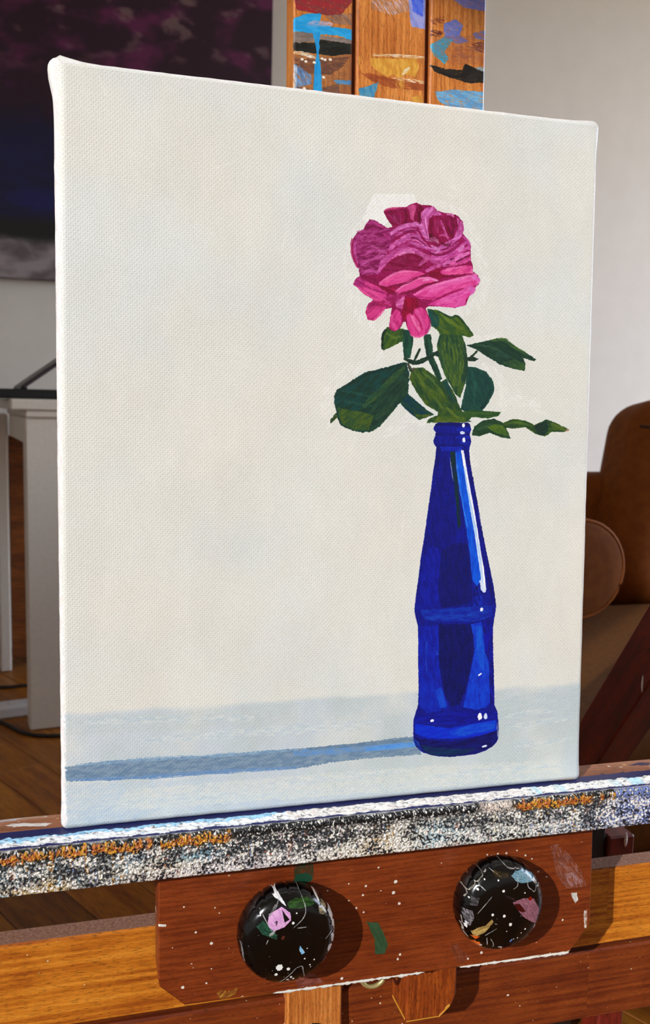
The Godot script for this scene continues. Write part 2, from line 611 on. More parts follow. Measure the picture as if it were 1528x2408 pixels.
# ---------------------------------------------------------------- canvas
func build_canvas() -> void:
	var t := thing("painted_canvas", "stretched canvas painted with a pink rose in a blue bottle, standing on the easel", "painting", Vector3(0, YB + 0.0005, 0))
	t.rotation.x = -LEAN
	# the outline runs round the sheet; each point carries the rounding of its edge
	var pts := []
	var hw := CW / 2
	var rc := 0.003
	var wob := FastNoiseLite.new()
	wob.seed = 8
	wob.frequency = 14.0
	var sides := [[Vector2(-hw, 0), Vector2(hw, 0)], [Vector2(hw, 0), Vector2(hw, CH)], [Vector2(hw, CH), Vector2(-hw, CH)], [Vector2(-hw, CH), Vector2(-hw, 0)]]
	for s in sides:
		var a: Vector2 = s[0]
		var b: Vector2 = s[1]
		var dir := (b - a).normalized()
		var nor := Vector2(dir.y, -dir.x)
		var n := 90
		for i in n:
			var f := float(i) / (n - 1)
			var g := lerpf(rc / a.distance_to(b), 1.0 - rc / a.distance_to(b), f)
			var p := a.lerp(b, g)
			var left := nor.x < -0.5
			var r := 0.0028
			if left:
				r = lerpf(0.0030, 0.0062, clampf(p.y / CH, 0, 1))
			pts.append([p, nor, r])
		for i in range(1, 5):   # corner
			var an := i / 5.0 * PI / 2
			var c := b - dir * rc - nor * rc
			var nn := nor.rotated(an)
			pts.append([c + nn * rc, nn, 0.0028 if b.x > 0 else lerpf(0.003, 0.0062, b.y / CH)])
	var rings := []
	var nrm := []
	var np := 8
	for k in np + 3:
		var ring := []
		var nr := []
		for e in pts:
			var p: Vector2 = e[0]
			var nn: Vector2 = e[1]
			var r: float = e[2]
			var th := minf(float(k) / np, 1.0) * PI / 2
			var q := p - nn * (r if absf(nn.x) + absf(nn.y) < 1.001 else minf(r, rc)) * (1.0 - sin(th))
			var ins := r * (1.0 - sin(th))
			q = Vector2(clampf(q.x, -hw + lerpf(0.0030, 0.0062, clampf(p.y / CH, 0, 1)) * (1.0 - sin(th)), hw - 0.0028 * (1.0 - sin(th))), clampf(q.y, minf(ins, 0.0028), CH - minf(ins, 0.0028)))
			var z := -r * (1.0 - cos(th))
			if k == np + 1:
				z = -0.017
			elif k == np + 2:
				z = -0.0176
				q -= nn * 0.015
			# the folded cloth stands out a little at each corner
			var bulge := 0.0
			for c in [[Vector2(-hw, CH), 0.0026], [Vector2(hw, CH), 0.0012], [Vector2(hw, 0), 0.0008], [Vector2(-hw, 0), 0.0004]]:
				bulge += c[1] * exp(-pow(p.distance_to(c[0]) / 0.011, 2.0))
			bulge += 0.00025 * wob.get_noise_2d(p.x * 6.0, p.y * 6.0)
			if k <= np + 1 and k > 0:
				q += nn * bulge * sin(th)
			q.y = maxf(q.y, -0.0001)
			ring.append(Vector3(q.x, q.y, z))
			nr.append(Vector3(nn.x * sin(th), nn.y * sin(th), cos(th)) if k <= np + 1 else Vector3(0, 0, -1))
		rings.append(ring)
		nrm.append(nr)
	var m := MB.new()
	var uv := func(p: Vector3) -> Vector2: return Vector2(p.x, p.y)
	var mid := Vector3(0, CH / 2, 0)
	for i in pts.size():
		var j := (i + 1) % pts.size()
		m.tri(mid, rings[0][i], rings[0][j], Vector3(0, 0, 1), nrm[0][i], nrm[0][j], uv.call(mid), uv.call(rings[0][i]), uv.call(rings[0][j]))
		for k in rings.size() - 1:
			var c := [rings[k][i], rings[k][j], rings[k + 1][j], rings[k + 1][i]]
			m.quad(c, [nrm[k][i], nrm[k][j], nrm[k + 1][j], nrm[k + 1][i]], c.map(uv))
	part("canvas", m.mesh(), canvas_material(), t)
	var pine := flat_mat(Color(0.80, 0.66, 0.45), 0.7)
	for b in [[Vector3(0.255, 0.03, 0.012), Vector3(0, 0.022, -0.0105)], [Vector3(0.255, 0.03, 0.012), Vector3(0, CH - 0.022, -0.0105)]]:
		part("stretcher_bar", cbox(b[0], 0.001), pine, t, b[1])
	for x in [-1.0, 1.0]:
		part("stretcher_bar", cbox(Vector3(0.03, CH - 0.076, 0.012), 0.001, 1), pine, t, Vector3(x * 0.1125, CH / 2, -0.0105))

func canvas_material() -> StandardMaterial3D:
	var tw := int(CW * 1000 * TS)
	var th := int(CH * 1000 * TS)
	# ground: cream paint, cloudy with warmer and cooler brushing
	var lw := tw / 8
	var lh := th / 8
	var n1 := FastNoiseLite.new()
	n1.seed = 21
	n1.frequency = 0.014
	n1.fractal_octaves = 4
	var n2 := FastNoiseLite.new()
	n2.seed = 33
	n2.frequency = 0.02
	n2.fractal_octaves = 4
	var n3 := FastNoiseLite.new()
	n3.seed = 47
	n3.frequency = 0.09
	n3.fractal_octaves = 2
	var im := Image.create_empty(lw, lh, false, Image.FORMAT_RGB8)
	for y in lh:
		for x in lw:
			var a := n1.get_noise_2d(x, y)
			var b := n2.get_noise_2d(x, y)
			var c := n3.get_noise_2d(x, y * 0.4)
			var col := Color(0.876, 0.877, 0.846)
			col = col.lerp(Color(0.890, 0.875, 0.838), clampf(a * 1.3, 0, 0.8))
			col = col.lerp(Color(0.860, 0.875, 0.864), clampf(-a * 1.5, 0, 0.8))
			# the painted table top: a soft edge between wall and table
			var up := (1.0 - (y + 0.5) / lh) * CH
			var edge := 0.0562 + 0.0015 * n3.get_noise_2d(x * 0.4, 50.0) - 0.002 * x / lw
			var tb := clampf((edge - up) / 0.0025 + 0.5, 0.0, 1.0)
			var tab := Color(0.757, 0.80, 0.805).lerp(Color(0.775, 0.815, 0.845), clampf(0.5 + a * 1.5 + c * 0.6, 0, 1)).lerp(Color(0.85, 0.855, 0.83), clampf(b * 1.4, 0, 0.7))
			col = col.lerp(tab, tb * 0.95)
			col = col * (1.0 + 0.022 * b + 0.010 * c)
			im.set_pixel(x, y, col)
	im.resize(tw, th, Image.INTERPOLATE_CUBIC)
	var p := Pic.new(tw, th)
	p.from_image(im)
	paint_picture(p)
	# bare primer and stray paint where the cloth turns round the left edge
	var e := int(2.2 * TS)
	p.fp([0, 0, e, 0, e + 3, th / 3, e - 3, th * 2 / 3, e, th, 0, th], [240, 236, 234], [230, 222, 221], 90, 0.9, 0.1, 5.0)
	p.fp([0, 0, tw, 0, tw, 7, tw / 2, 9, 0, 8], [238, 236, 235], [228, 226, 224], 0, 0.85, 0.1, 3.0)
	var m := StandardMaterial3D.new()
	m.albedo_texture = p.tex()
	m.uv1_scale = Vector3(1.0 / CW, -1.0 / CH, 1)
	m.uv1_offset = Vector3(0.5, 1.0, 0)
	m.texture_repeat = false
	m.roughness = 0.52
	m.metallic_specular = 0.4
	# relief: plain weave, softened where the paint lies thick
	var tile := Image.create_empty(12, 12, false, Image.FORMAT_L8)
	for y in 12:
		for x in 12:
			var wx := fposmod(x + 0.5, 6.0) / 6.0
			var wy := fposmod(y + 0.5, 6.0) / 6.0
			var over := (int(x / 6) + int(y / 6)) % 2 == 0
			var g := sin(PI * wx) * sin(PI * wy) * (1.0 if over else 0.35)
			tile.set_pixel(x, y, Color(g, g, g))
	var hm := Image.create_empty(tw, th, false, Image.FORMAT_L8)
	for y in range(0, th, 12):
		for x in range(0, tw, 12):
			hm.blit_rect(tile, Rect2i(0, 0, 12, 12), Vector2i(x, y))
	m.heightmap_enabled = true
	m.heightmap_texture = ImageTexture.create_from_image(hm)
	m.heightmap_scale = 0.011
	return m

# ---------------------------------------------------------------- easel
func build_easel() -> Node3D:
	var t := thing("studio_easel", "paint-stained wooden studio easel with black knobs and a crusted shelf holding the canvas", "easel", Vector3(0.027, 0, -0.03))
	var o := -t.position
	# woods
	var p1 := Pic.new(1024, 320)
	p1.wood(Color(0.62, 0.31, 0.06), Color(0.78, 0.46, 0.11), Color(0.86, 0.55, 0.17), 12, true, 0.28, 40, 0.07)
	p1.specks(26, 3, 1.0, 2.4, [[228, 220, 207], [216, 200, 184], [90, 42, 16]])
	var bar_m := pic_mat(p1, 0.0, 0.0, 0.26, 0.08, 0.42, 0.004)
	var p2 := Pic.new(1024, 256)
	p2.wood(Color(0.36, 0.13, 0.035), Color(0.47, 0.20, 0.06), Color(0.55, 0.26, 0.085), 31, true, 0.24, 30, 0.06)
	p2.specks(70, 8, 0.8, 2.2, [[220, 202, 188], [232, 221, 210], [200, 168, 144]])
	var low_m := pic_mat(p2, 0.0, 0.0, 0.24, 0.06, 0.42, 0.004)
	var p3 := Pic.new(512, 128)
	p3.wood(Color(0.30, 0.07, 0.04), Color(0.40, 0.10, 0.055), Color(0.47, 0.14, 0.07), 71, true, 0.4)
	var dark_m := pic_mat(p3, 0.0, 0.0, 0.3, 0.075, 0.45)
	# shelf: a plank whose top is worn brown wood, its front buried in old paint
	var ps := Pic.new(1400, 128)
	ps.wood(Color(0.52, 0.31, 0.21), Color(0.63, 0.42, 0.31), Color(0.70, 0.50, 0.39), 17, true, 0.25)
	ps.specks(60, 5, 1.0, 3.5, [[216, 210, 204], [196, 176, 164], [58, 58, 102], [202, 160, 112]])
	paint_shelf(ps)
	var shelf_m := pic_mat(ps, -0.28, 0.0256, 0.56, 0.0512, 0.5)
	var shelf := part("shelf", cbox(Vector3(0.56, 0.0195, 0.0345), 0.0012), shelf_m, t, o + Vector3(0.03, YB - 0.00985, -0.00325))
	shelf.material_override = shelf_m
	part("paint_crust", crust_mesh(), crust_material(), shelf, -Vector3(0.03, YB - 0.00985, -0.00325))
	# plate with the two clamping knobs
	var pq := Pic.new(1250, 460)
	pq.wood(Color(0.40, 0.15, 0.04), Color(0.49, 0.205, 0.065), Color(0.55, 0.25, 0.09), 5, true, 0.22, 20, 0.10)
	pq.specks(60, 2, 0.7, 1.6, [[220, 210, 200], [200, 180, 164]])
	paint_plate(pq)
	var plate_m := pic_mat(pq, -0.100, 0.548, 0.25, 0.092, 0.4, 0.003)
	var outline := PackedVector2Array([Vector2(-0.0935, 0.539), Vector2(-0.0935, 0.4835), Vector2(-0.0928, 0.4795), Vector2(-0.0805, 0.4678), Vector2(0.1322, 0.4646), Vector2(0.1443, 0.4800), Vector2(0.1425, 0.539)])
	part("plate", prism(outline, -0.0085, 0.009, 0.0007), plate_m, t, o)
	var pn := FastNoiseLite.new()
	pn.seed = 3
	pn.frequency = 0.2
	var bead_m := flat_mat(Color(0.86, 0.85, 0.82), 0.45)
	for g in [[-0.036, 0.046, 0.0011], [0.0665, 0.1318, 0.0010]]:
		var line := []
		var rad := []
		for k in 90:
			var x := lerpf(g[0], g[1], k / 89.0)
			rad.append(g[2] * clampf(0.62 + 0.75 * pn.get_noise_1d(x * 1000.0) + 0.4 * pn.get_noise_1d(x * 3300.0), 0.25, 1.3) * minf(1.0, 0.3 + minf(k, 89 - k) * 0.15))
			line.append(Vector3(x, lerpf(0.4678, 0.4646, (x + 0.0805) / 0.2127) + 0.0003 * pn.get_noise_1d(x * 1700.0 + 90.0), 0.0088))
		part("paint_bead", tube(line, rad, 7), bead_m, t, o)
	for i in 2:
		var pk := Pic.new(512, 512)
		pk.fill(Color(0.022, 0.021, 0.023))
		pk.specks(90, 40 + i, 0.6, 1.5, [[138, 138, 138], [106, 106, 112], [176, 174, 170]])
		if i == 0:
			paint_knob_one(pk)
		else:
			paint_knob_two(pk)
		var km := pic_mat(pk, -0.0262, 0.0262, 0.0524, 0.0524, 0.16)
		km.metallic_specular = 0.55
		var prof := [Vector2(0.0, 0.0232), Vector2(0.006, 0.0231), Vector2(0.012, 0.0227), Vector2(0.0165, 0.0221), Vector2(0.0195, 0.0212), Vector2(0.0216, 0.0198), Vector2(0.0231, 0.0178), Vector2(0.0239, 0.0152), Vector2(0.0241, 0.0120), Vector2(0.0237, 0.0085), Vector2(0.0226, 0.0062), Vector2(0.0195, 0.0050), Vector2(0.0110, 0.0042), Vector2(0.0105, 0.0), Vector2(0.0, 0.0)]
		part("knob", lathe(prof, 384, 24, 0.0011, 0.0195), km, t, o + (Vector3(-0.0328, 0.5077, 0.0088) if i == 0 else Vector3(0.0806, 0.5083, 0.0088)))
	# two cross rails behind the plate
	part("cross_rail", cbox(Vector3(0.545, 0.0488, 0.0135), 0.0012, 0, Vector2(0.37, 0.026)), bar_m, t, o + Vector3(0.0275, 0.4664, -0.0318))
	part("cross_rail", cbox(Vector3(0.545, 0.0445, 0.0135), 0.0012, 0, Vector2(0.1, 0.02)), low_m, t, o + Vector3(0.0275, 0.41675, -0.0318))
	part("dust_film", cbox(Vector3(0.54, 0.0003, 0.0118), 0.0001), noise_mat(Color(0.42, 0.27, 0.20), Color(0.60, 0.45, 0.37), 0.06, 23, 14.0, 0.9), t, o + Vector3(0.0275, 0.49095, -0.0318))
	# mast: three slats leaning back with the canvas
	var sw := [0.0312, 0.0378, 0.0315]
	var sx := [-0.0218, 0.0118, 0.0523]
	var pics := []
	for i in 3:
		var q := Pic.new(int(sw[i] * 4600), 1380)
		q.wood(Color(0.66, 0.36, 0.14), Color(0.78, 0.47, 0.21), Color(0.86, 0.57, 0.29), 80 + i, false, 0.26, 26, 0.10)
		pics.append(q)
	paint_slats(pics[0], pics[1], pics[2])
	for i in 3:
		var mm := pic_mat(pics[i], sx[i], 1.05, sw[i], 0.30, 0.36, 0.003)
		var y0: float = 0.36 if i == 0 else 0.475
		var y1 := 1.30
		var poly := PackedVector2Array([Vector2(sx[i], y0), Vector2(sx[i] + sw[i], y0), Vector2(sx[i] + sw[i], y1), Vector2(sx[i], y1)])
		var pr := prism(poly, -0.016, 0.0, 0.0009, Vector2.ZERO, Vector2(0, -0.17))
		var s := part("mast_slat", pr, mm, t)
		# leans about the height of the lower rail
		s.transform = Transform3D(Basis(Vector3.RIGHT, -LEAN), Vector3.ZERO)
		s.position = o + Vector3(0, 0, -0.0195) - Basis(Vector3.RIGHT, -LEAN) * Vector3(0, 0.44, 0) + Vector3(0, 0.44, 0)
		if i == 0:
			var blot := PackedVector2Array([Vector2(-0.0216, 0.4220), Vector2(-0.0150, 0.4235), Vector2(-0.0120, 0.4225), Vector2(-0.0080, 0.4262), Vector2(-0.0040, 0.4255), Vector2(0.0010, 0.4235), Vector2(0.0050, 0.4195), Vector2(0.0092, 0.4180), Vector2(0.0092, 0.4040), Vector2(-0.0050, 0.4075), Vector2(-0.0120, 0.4030), Vector2(-0.0216, 0.4045)])
			part("paint_patch", prism(blot, -0.0002, 0.00035, 0.0002), flat_mat(Color(0.055, 0.065, 0.05), 0.35), s)
	# guide block, its lower end cut off and dipped in yellow
	var peg := PackedVector2Array([Vector2(0.0408, 0.4300), Vector2(0.0602, 0.4300), Vector2(0.0680, 0.4360), Vector2(0.0702, 0.4420), Vector2(0.0702, 0.4665), Vector2(0.0408, 0.4665)])
	var pegm := Pic.new(256, 256)
	pegm.wood(Color(0.44, 0.17, 0.04), Color(0.57, 0.25, 0.06), Color(0.66, 0.33, 0.10), 95, false, 0.4, 16, 0.1)
	pegm.dot(150, 105, 5, 4, [216, 200, 140])
	part("guide_block", prism(peg, -0.0248, -0.0025, 0.0009), pic_mat(pegm, 0.0408, 0.48, 0.055, 0.055, 0.42, 0.003), t, o)
	var ym := flat_mat(Color(0.80, 0.56, 0.18), 0.5)
	var chip := PackedVector2Array([Vector2(0.0602, 0.4298), Vector2(0.0640, 0.4330), Vector2(0.0668, 0.4356), Vector2(0.0662, 0.4368), Vector2(0.0640, 0.4352), Vector2(0.0632, 0.4332), Vector2(0.0606, 0.4312)])
	part("paint_patch", prism(chip, -0.0028, -0.0022, 0.0001), ym, t, o)
	var dip := MB.new()
	add_cbox(dip, Vector3(0.0003, 0.0013, 0.0205), 0.0001, 0, Vector2.ZERO, o + Vector3(0.0407, 0.4311, -0.0137))
	add_cbox(dip, Vector3(0.0190, 0.0006, 0.0003), 0.0001, 0, Vector2.ZERO, o + Vector3(0.0506, 0.4304, -0.0024))
	part("paint_patch", dip.mesh(), ym, t)
	# small brass loop under the plate
	var ring := []
	for i in 25:
		var a := TAU * i / 24.0
		ring.append(Vector3(cos(a) * 0.0066, sin(a) * 0.0062, 0))
	var brass := flat_mat(Color(0.80, 0.74, 0.50), 0.35)
	brass.metallic = 0.6
	part("screw_eye", tube(ring, 0.0013, 8), brass, t, o + Vector3(0.0205, 0.4622, 0.0))
	# outer uprights, feet and slanting rear struts
	for s in [-1.0, 1.0]:
		part("upright", cbox(Vector3(0.035, 0.70, 0.022), 0.0015, 1), dark_m, t, o + Vector3(0.0275 + s * 0.2905, 0.396, -0.0318))
		part("foot", cbox(Vector3(0.035, 0.045, 0.62), 0.003, 2), dark_m, t, o + Vector3(0.0275 + s * 0.2905, 0.0235, -0.18))
	part("foot_rail", cbox(Vector3(0.545, 0.05, 0.02), 0.002), dark_m, t, o + Vector3(0.0275, 0.10, -0.0318))
	var strut_dir := Vector3(0, 0.1144, 0.0806).normalized()
	for s in [-1.0, 1.0]:
		var x: float = 0.2765 if s > 0 else -0.2215
		var st := part("rear_strut", cbox(Vector3(0.029, 0.82, 0.0376), 0.0015, 1), dark_m, t)
		var up := strut_dir
		var side := Vector3.RIGHT
		st.transform = Transform3D(Basis(side, up, side.cross(up)), o + Vector3(x, 0.5102, -0.1826) - up * 0.195)
		part("cleat", cbox(Vector3(0.0300, 0.05, 0.05), 0.0015, 1), dark_m, t, o + Vector3(x + s * 0.026, 0.652, -0.063))
		part("rear_post", cbox(Vector3(0.0225, 0.44, 0.024), 0.0015, 1), dark_m, t, o + Vector3(x - 0.0045, 0.22, -0.162))
	part("bracket", cbox(Vector3(0.0125, 0.06, 0.02), 0.001, 1), flat_mat(Color(0.02, 0.018, 0.018), 0.6), t, o + Vector3(0.2525, 0.425, -0.162))
	var drip := flat_mat(Color(0.85, 0.84, 0.83), 0.5)
	for dd in [[Vector3(0.2748, 0.437, -0.1495), 0.012], [Vector3(0.2625, 0.570, -0.1235), 0.014]]:
		part("paint_drip", lathe([Vector2(0.0, 0.001), Vector2(0.0009, 0.0008), Vector2(0.0012, 0.0)], 12), drip, t, o + dd[0]).scale = Vector3(1.2, dd[1] / 0.0024, 1)
	part("bolt", lathe([Vector2(0.0, 0.004), Vector2(0.003, 0.0036), Vector2(0.0048, 0.002), Vector2(0.005, 0.0)], 20), flat_mat(Color(0.3, 0.28, 0.27), 0.3), t, o + Vector3(0.1905, 0.5245, -0.0985))
	return t

func crust_material() -> StandardMaterial3D:
	var m := StandardMaterial3D.new()
	m.vertex_color_use_as_albedo = true
	m.roughness = 0.38
	m.metallic_specular = 0.5
	return m

# old paint built up on the shelf's front: wrinkled skin on the face, lumps along the top edge, a smeared ridge on top
func crust_mesh() -> ArrayMesh:
	var x0 := -0.235
	var x1 := 0.285
	var nx := 2200
	var path := []            # across: from under the canvas, forwards over the top, down the face
	var nt := 155
	var l1 := 0.0200
	var l2 := 0.0205
	for k in nt:
		var s := (l1 + l2 + 0.002) * k / (nt - 1.0)
		if s < l1 - 0.0015:
			path.append([Vector2(YB + 0.00012, -0.0045 + s), Vector2(1, 0)])
		elif s < l1 + 0.0015:
			var a := (s - (l1 - 0.0015)) / 0.003 * PI / 2
			path.append([Vector2(YB + 0.00012 - 0.0021 * (1.0 - cos(a)), -0.0045 + l1 - 0.0015 + 0.0019 * sin(a)), Vector2(cos(a), sin(a))])
		else:
			path.append([Vector2(maxf(YB - 0.0020 - (s - l1 - 0.0015), YB - 0.0212), 0.0159 - maxf(0.0, s - l1 - l2) * 1.2), Vector2(0, 1)])
	var wr := FastNoiseLite.new()
	wr.seed = 5
	wr.frequency = 720.0
	wr.noise_type = FastNoiseLite.TYPE_SIMPLEX
	wr.fractal_type = FastNoiseLite.FRACTAL_NONE
	wr.domain_warp_enabled = true
	wr.domain_warp_amplitude = 0.0016
	wr.domain_warp_frequency = 380.0
	var lump := FastNoiseLite.new()
	lump.seed = 9
	lump.noise_type = FastNoiseLite.TYPE_CELLULAR
	lump.frequency = 360.0
	lump.cellular_return_type = FastNoiseLite.RETURN_DISTANCE
	var sm := FastNoiseLite.new()
	sm.seed = 2
	sm.frequency = 120.0
	sm.fractal_octaves = 3
	var cn := FastNoiseLite.new()
	cn.seed = 77
	cn.frequency = 480.0
	cn.fractal_octaves = 2
	# which of the paints flecked over one another lies on top; laid over the relief without following it
	var ink := FastNoiseLite.new()
	ink.seed = 123
	ink.noise_type = FastNoiseLite.TYPE_SIMPLEX
	ink.frequency = 430.0
	ink.fractal_octaves = 2
	ink.domain_warp_enabled = true
	ink.domain_warp_amplitude = 0.0018
	ink.domain_warp_frequency = 350.0
	# patches of colour: x (m), down (0 top edge .. 1 bottom), half sizes, colour, weight
	var spots := [
		[-0.165, 0.3, 0.012, 0.4, Color8(44, 70, 68), 1.0], [-0.15, 0.75, 0.03, 0.35, Color8(143, 150, 148), 0.9], [-0.158, 0.98, 0.007, 0.14, Color8(216, 168, 40), 1.6], [-0.142, 0.92, 0.006, 0.2, Color8(224, 176, 48), 1.7],
		[-0.120, 0.6, 0.02, 0.4, Color8(78, 82, 88), 1.1], [-0.095, 0.75, 0.02, 0.3, Color8(201, 191, 160), 1.0], [-0.105, 0.45, 0.006, 0.14, Color8(127, 168, 200), 0.9], [-0.076, 0.5, 0.010, 0.12, Color8(120, 188, 216), 1.1],
		[-0.07, 0.95, 0.03, 0.2, Color8(220, 207, 214), 1.3], [-0.05, 0.6, 0.02, 0.3, Color8(90, 92, 96), 1.0], [-0.04, 0.9, 0.03, 0.2, Color8(207, 200, 200), 1.1], [-0.02, 0.3, 0.03, 0.3, Color8(44, 48, 52), 1.3],
		[0.005, 0.4, 0.03, 0.3, Color8(42, 46, 50), 1.2], [0.0, 0.85, 0.02, 0.2, Color8(220, 212, 188), 1.2], [0.013, 0.7, 0.008, 0.2, Color8(200, 154, 74), 0.9], [0.03, 0.65, 0.02, 0.5, Color8(221, 213, 196), 1.3],
		[0.047, 0.65, 0.010, 0.3, Color8(146, 203, 224), 1.4], [0.056, 0.92, 0.006, 0.08, Color8(184, 138, 80), 1.0], [0.065, 0.3, 0.02, 0.3, Color8(42, 44, 48), 1.2], [0.07, 0.8, 0.02, 0.25, Color8(196, 204, 208), 1.1],
		[0.09, 0.75, 0.02, 0.3, Color8(210, 205, 188), 1.0], [0.105, 0.55, 0.02, 0.3, Color8(141, 149, 154), 1.0], [0.115, 0.85, 0.02, 0.2, Color8(184, 196, 210), 1.0], [0.125, 0.5, 0.012, 0.3, Color8(80, 86, 92), 1.0],
		[0.140, 0.45, 0.010, 0.4, Color8(26, 28, 42), 1.3], [0.150, 0.75, 0.012, 0.3, Color8(100, 120, 176), 1.3], [0.165, 0.4, 0.012, 0.4, Color8(128, 148, 204), 1.4], [0.172, 0.7, 0.012, 0.4, Color8(74, 96, 180), 1.5], [0.155, 0.97, 0.015, 0.1, Color8(212, 212, 220), 1.2],
		[-0.15, 0.15, 0.03, 0.18, Color8(28, 32, 34), 1.3], [-0.09, 0.3, 0.03, 0.15, Color8(34, 38, 42), 1.2], [-0.045, 0.25, 0.03, 0.2, Color8(26, 30, 32), 1.6], [0.03, 0.12, 0.03, 0.15, Color8(26, 28, 32), 1.4], [0.08, 0.4, 0.025, 0.14, Color8(58, 60, 64), 1.0], [0.11, 0.4, 0.02, 0.15, Color8(44, 48, 52), 1.2],
		[0.20, 0.5, 0.03, 0.5, Color8(80, 104, 176), 1.0], [-0.2, 0.5, 0.03, 0.5, Color8(96, 104, 112), 1.0],
	]
	var pal := FastNoiseLite.new()
	pal.seed = 61
	pal.frequency = 170.0
	pal.fractal_octaves = 3
	var palette := [Color8(200, 150, 60).srgb_to_linear(), Color8(138, 180, 204).srgb_to_linear(), Color8(216, 200, 204).srgb_to_linear(), Color8(168, 96, 44).srgb_to_linear(), Color8(72, 104, 122).srgb_to_linear(), Color8(224, 214, 184).srgb_to_linear(), Color8(106, 122, 176).srgb_to_linear()]
	for e in spots:
		e[4] = e[4].srgb_to_linear()
	var orange := [Color8(180, 100, 42).srgb_to_linear(), Color8(208, 154, 52).srgb_to_linear(), Color8(156, 74, 32).srgb_to_linear()]
	var black := Color8(22, 24, 28).srgb_to_linear()
	var V := PackedVector3Array()
	var C := PackedColorArray()
	V.resize(nx * nt)
	C.resize(nx * nt)
	for i in nx:
		var x := lerpf(x0, x1, float(i) / (nx - 1))
		var near := []
		for e in spots:
			if absf(x - e[0]) < e[2] * 2.6:
				near.append(e)
		var rim_j := sm.get_noise_2d(x, 3.0)
		# what the lumps along the front edge are: orange left, black in the middle, orange pebbles right
		var is_or := smoothstep(-0.168, -0.160, x) * (1.0 - smoothstep(-0.064, -0.058, x)) * smoothstep(-0.55, -0.2, sm.get_noise_2d(x * 1.1, 9.0))
		is_or = maxf(is_or, smoothstep(0.088, 0.096, x) * (1.0 - smoothstep(0.132, 0.138, x)))
		is_or = maxf(is_or, 0.8 * smoothstep(0.138, 0.142, x) * (1.0 - smoothstep(0.148, 0.152, x)) * smoothstep(-0.1, 0.2, sm.get_noise_2d(x * 2.0, 5.0)))
		var or_at := l1 + 0.0026 + 0.0013 * sm.get_noise_2d(x * 0.8, 31.0)
		var or_w := 0.0021 + 0.0012 * sm.get_noise_2d(x * 1.6, 41.0)
		var light_gap := smoothstep(0.070, 0.076, x + 0.004 * rim_j) * (1.0 - smoothstep(0.084, 0.092, x + 0.004 * rim_j))
		for k in nt:
			var s := (l1 + l2 + 0.002) * k / (nt - 1.0)
			var f := (s - l1) / l2                   # 0 at the front edge, 1 at the bottom
			var q: Vector2 = path[k][0]
			var nn: Vector2 = path[k][1]
			var w := wr.get_noise_2d(x, s * 1.1)
			var c2 := cn.get_noise_2d(x, s)
			var disp := 0.0
			var col := Color(0.5, 0.5, 0.5)
			if f > 0.0:
				# face
				var sum := Color(0.30, 0.30, 0.29) * 0.25
				var tot := 0.25
				for e in near:
					var dx: float = (x - e[0]) / e[2]
					var dy: float = (f - e[1]) / e[3]
					var g: float = e[5] * exp(-dx * dx - dy * dy)
					sum += e[4] * g
					tot += g
				var base := sum * (1.0 / tot)
				var pv := pal.get_noise_2d(x, s * 1.3)
				if pv > 0.1:
					var pc: Color = palette[int(absf(pal.get_noise_2d(x * 0.23 + 4.0, 1.0)) * 29.0) % palette.size()]
					base = base.lerp(pc, clampf((pv - 0.1) * 3.0, 0.0, 0.75))
				col = base
				var fl := ink.get_noise_2d(x, s * 1.1)
				var many := 0.9 * sm.get_noise_2d(x * 0.6, s + 3.0)
				if fl + many > 0.36:
					col = Color(0.80, 0.77, 0.71)
				elif fl + many < -0.30:
					col = Color(0.020, 0.021, 0.025)
				disp = 0.00062 * (w * 0.5 + 0.5) + 0.00026 * c2
				disp *= clampf((1.06 - f) * 6.0, 0.25, 1.0)
			var edge := exp(-pow((s - l1 - 0.0012 + 0.0010 * rim_j) / 0.0023, 2.0))
			if edge > 0.05:
				var lp := 1.0 - clampf(lump.get_noise_2d(x, s * 1.2) + 1.0, 0.0, 1.0)
				disp = lerpf(disp, 0.0004 + 0.0011 * lp + 0.0003 * w, edge)
				var fl2 := ink.get_noise_2d(x + 0.7, s)
				var lc := black
				if x > 0.15:
					lc = Color(0.16, 0.22, 0.5) if fl2 < 0.05 else black
				lc = lc.lerp(Color(0.72, 0.60, 0.52), light_gap * (1.0 if fl2 < 0.15 else 0.0))
				if fl2 > 0.48:
					lc = Color(0.7, 0.68, 0.64)
				col = col.lerp(lc, clampf(edge * 1.5, 0, 1))
			var orange_k := is_or * smoothstep(0.30, 0.62, exp(-pow((s - or_at) / or_w, 2.0)) + 0.45 * c2) if absf(s - or_at) < 0.006 else 0.0
			if orange_k > 0.03:
				var lp := 1.0 - clampf(lump.get_noise_2d(x, s * 1.1) + 1.0, 0.0, 1.0)
				var pick := clampf(0.5 + c2 * 1.2 + rim_j * 0.6, 0.0, 1.0)
				var lc: Color = orange[0].lerp(orange[1], clampf(pick * 1.8 - 0.7, 0, 1)).lerp(orange[2], clampf(0.4 - pick, 0, 0.4))
				if ink.get_noise_2d(x + 1.3, s) > 0.38:
					lc = black
				col = col.lerp(lc, clampf(orange_k * 1.6, 0.0, 1.0))
				disp = lerpf(disp, 0.0005 + 0.0013 * lp + 0.0003 * w, orange_k)
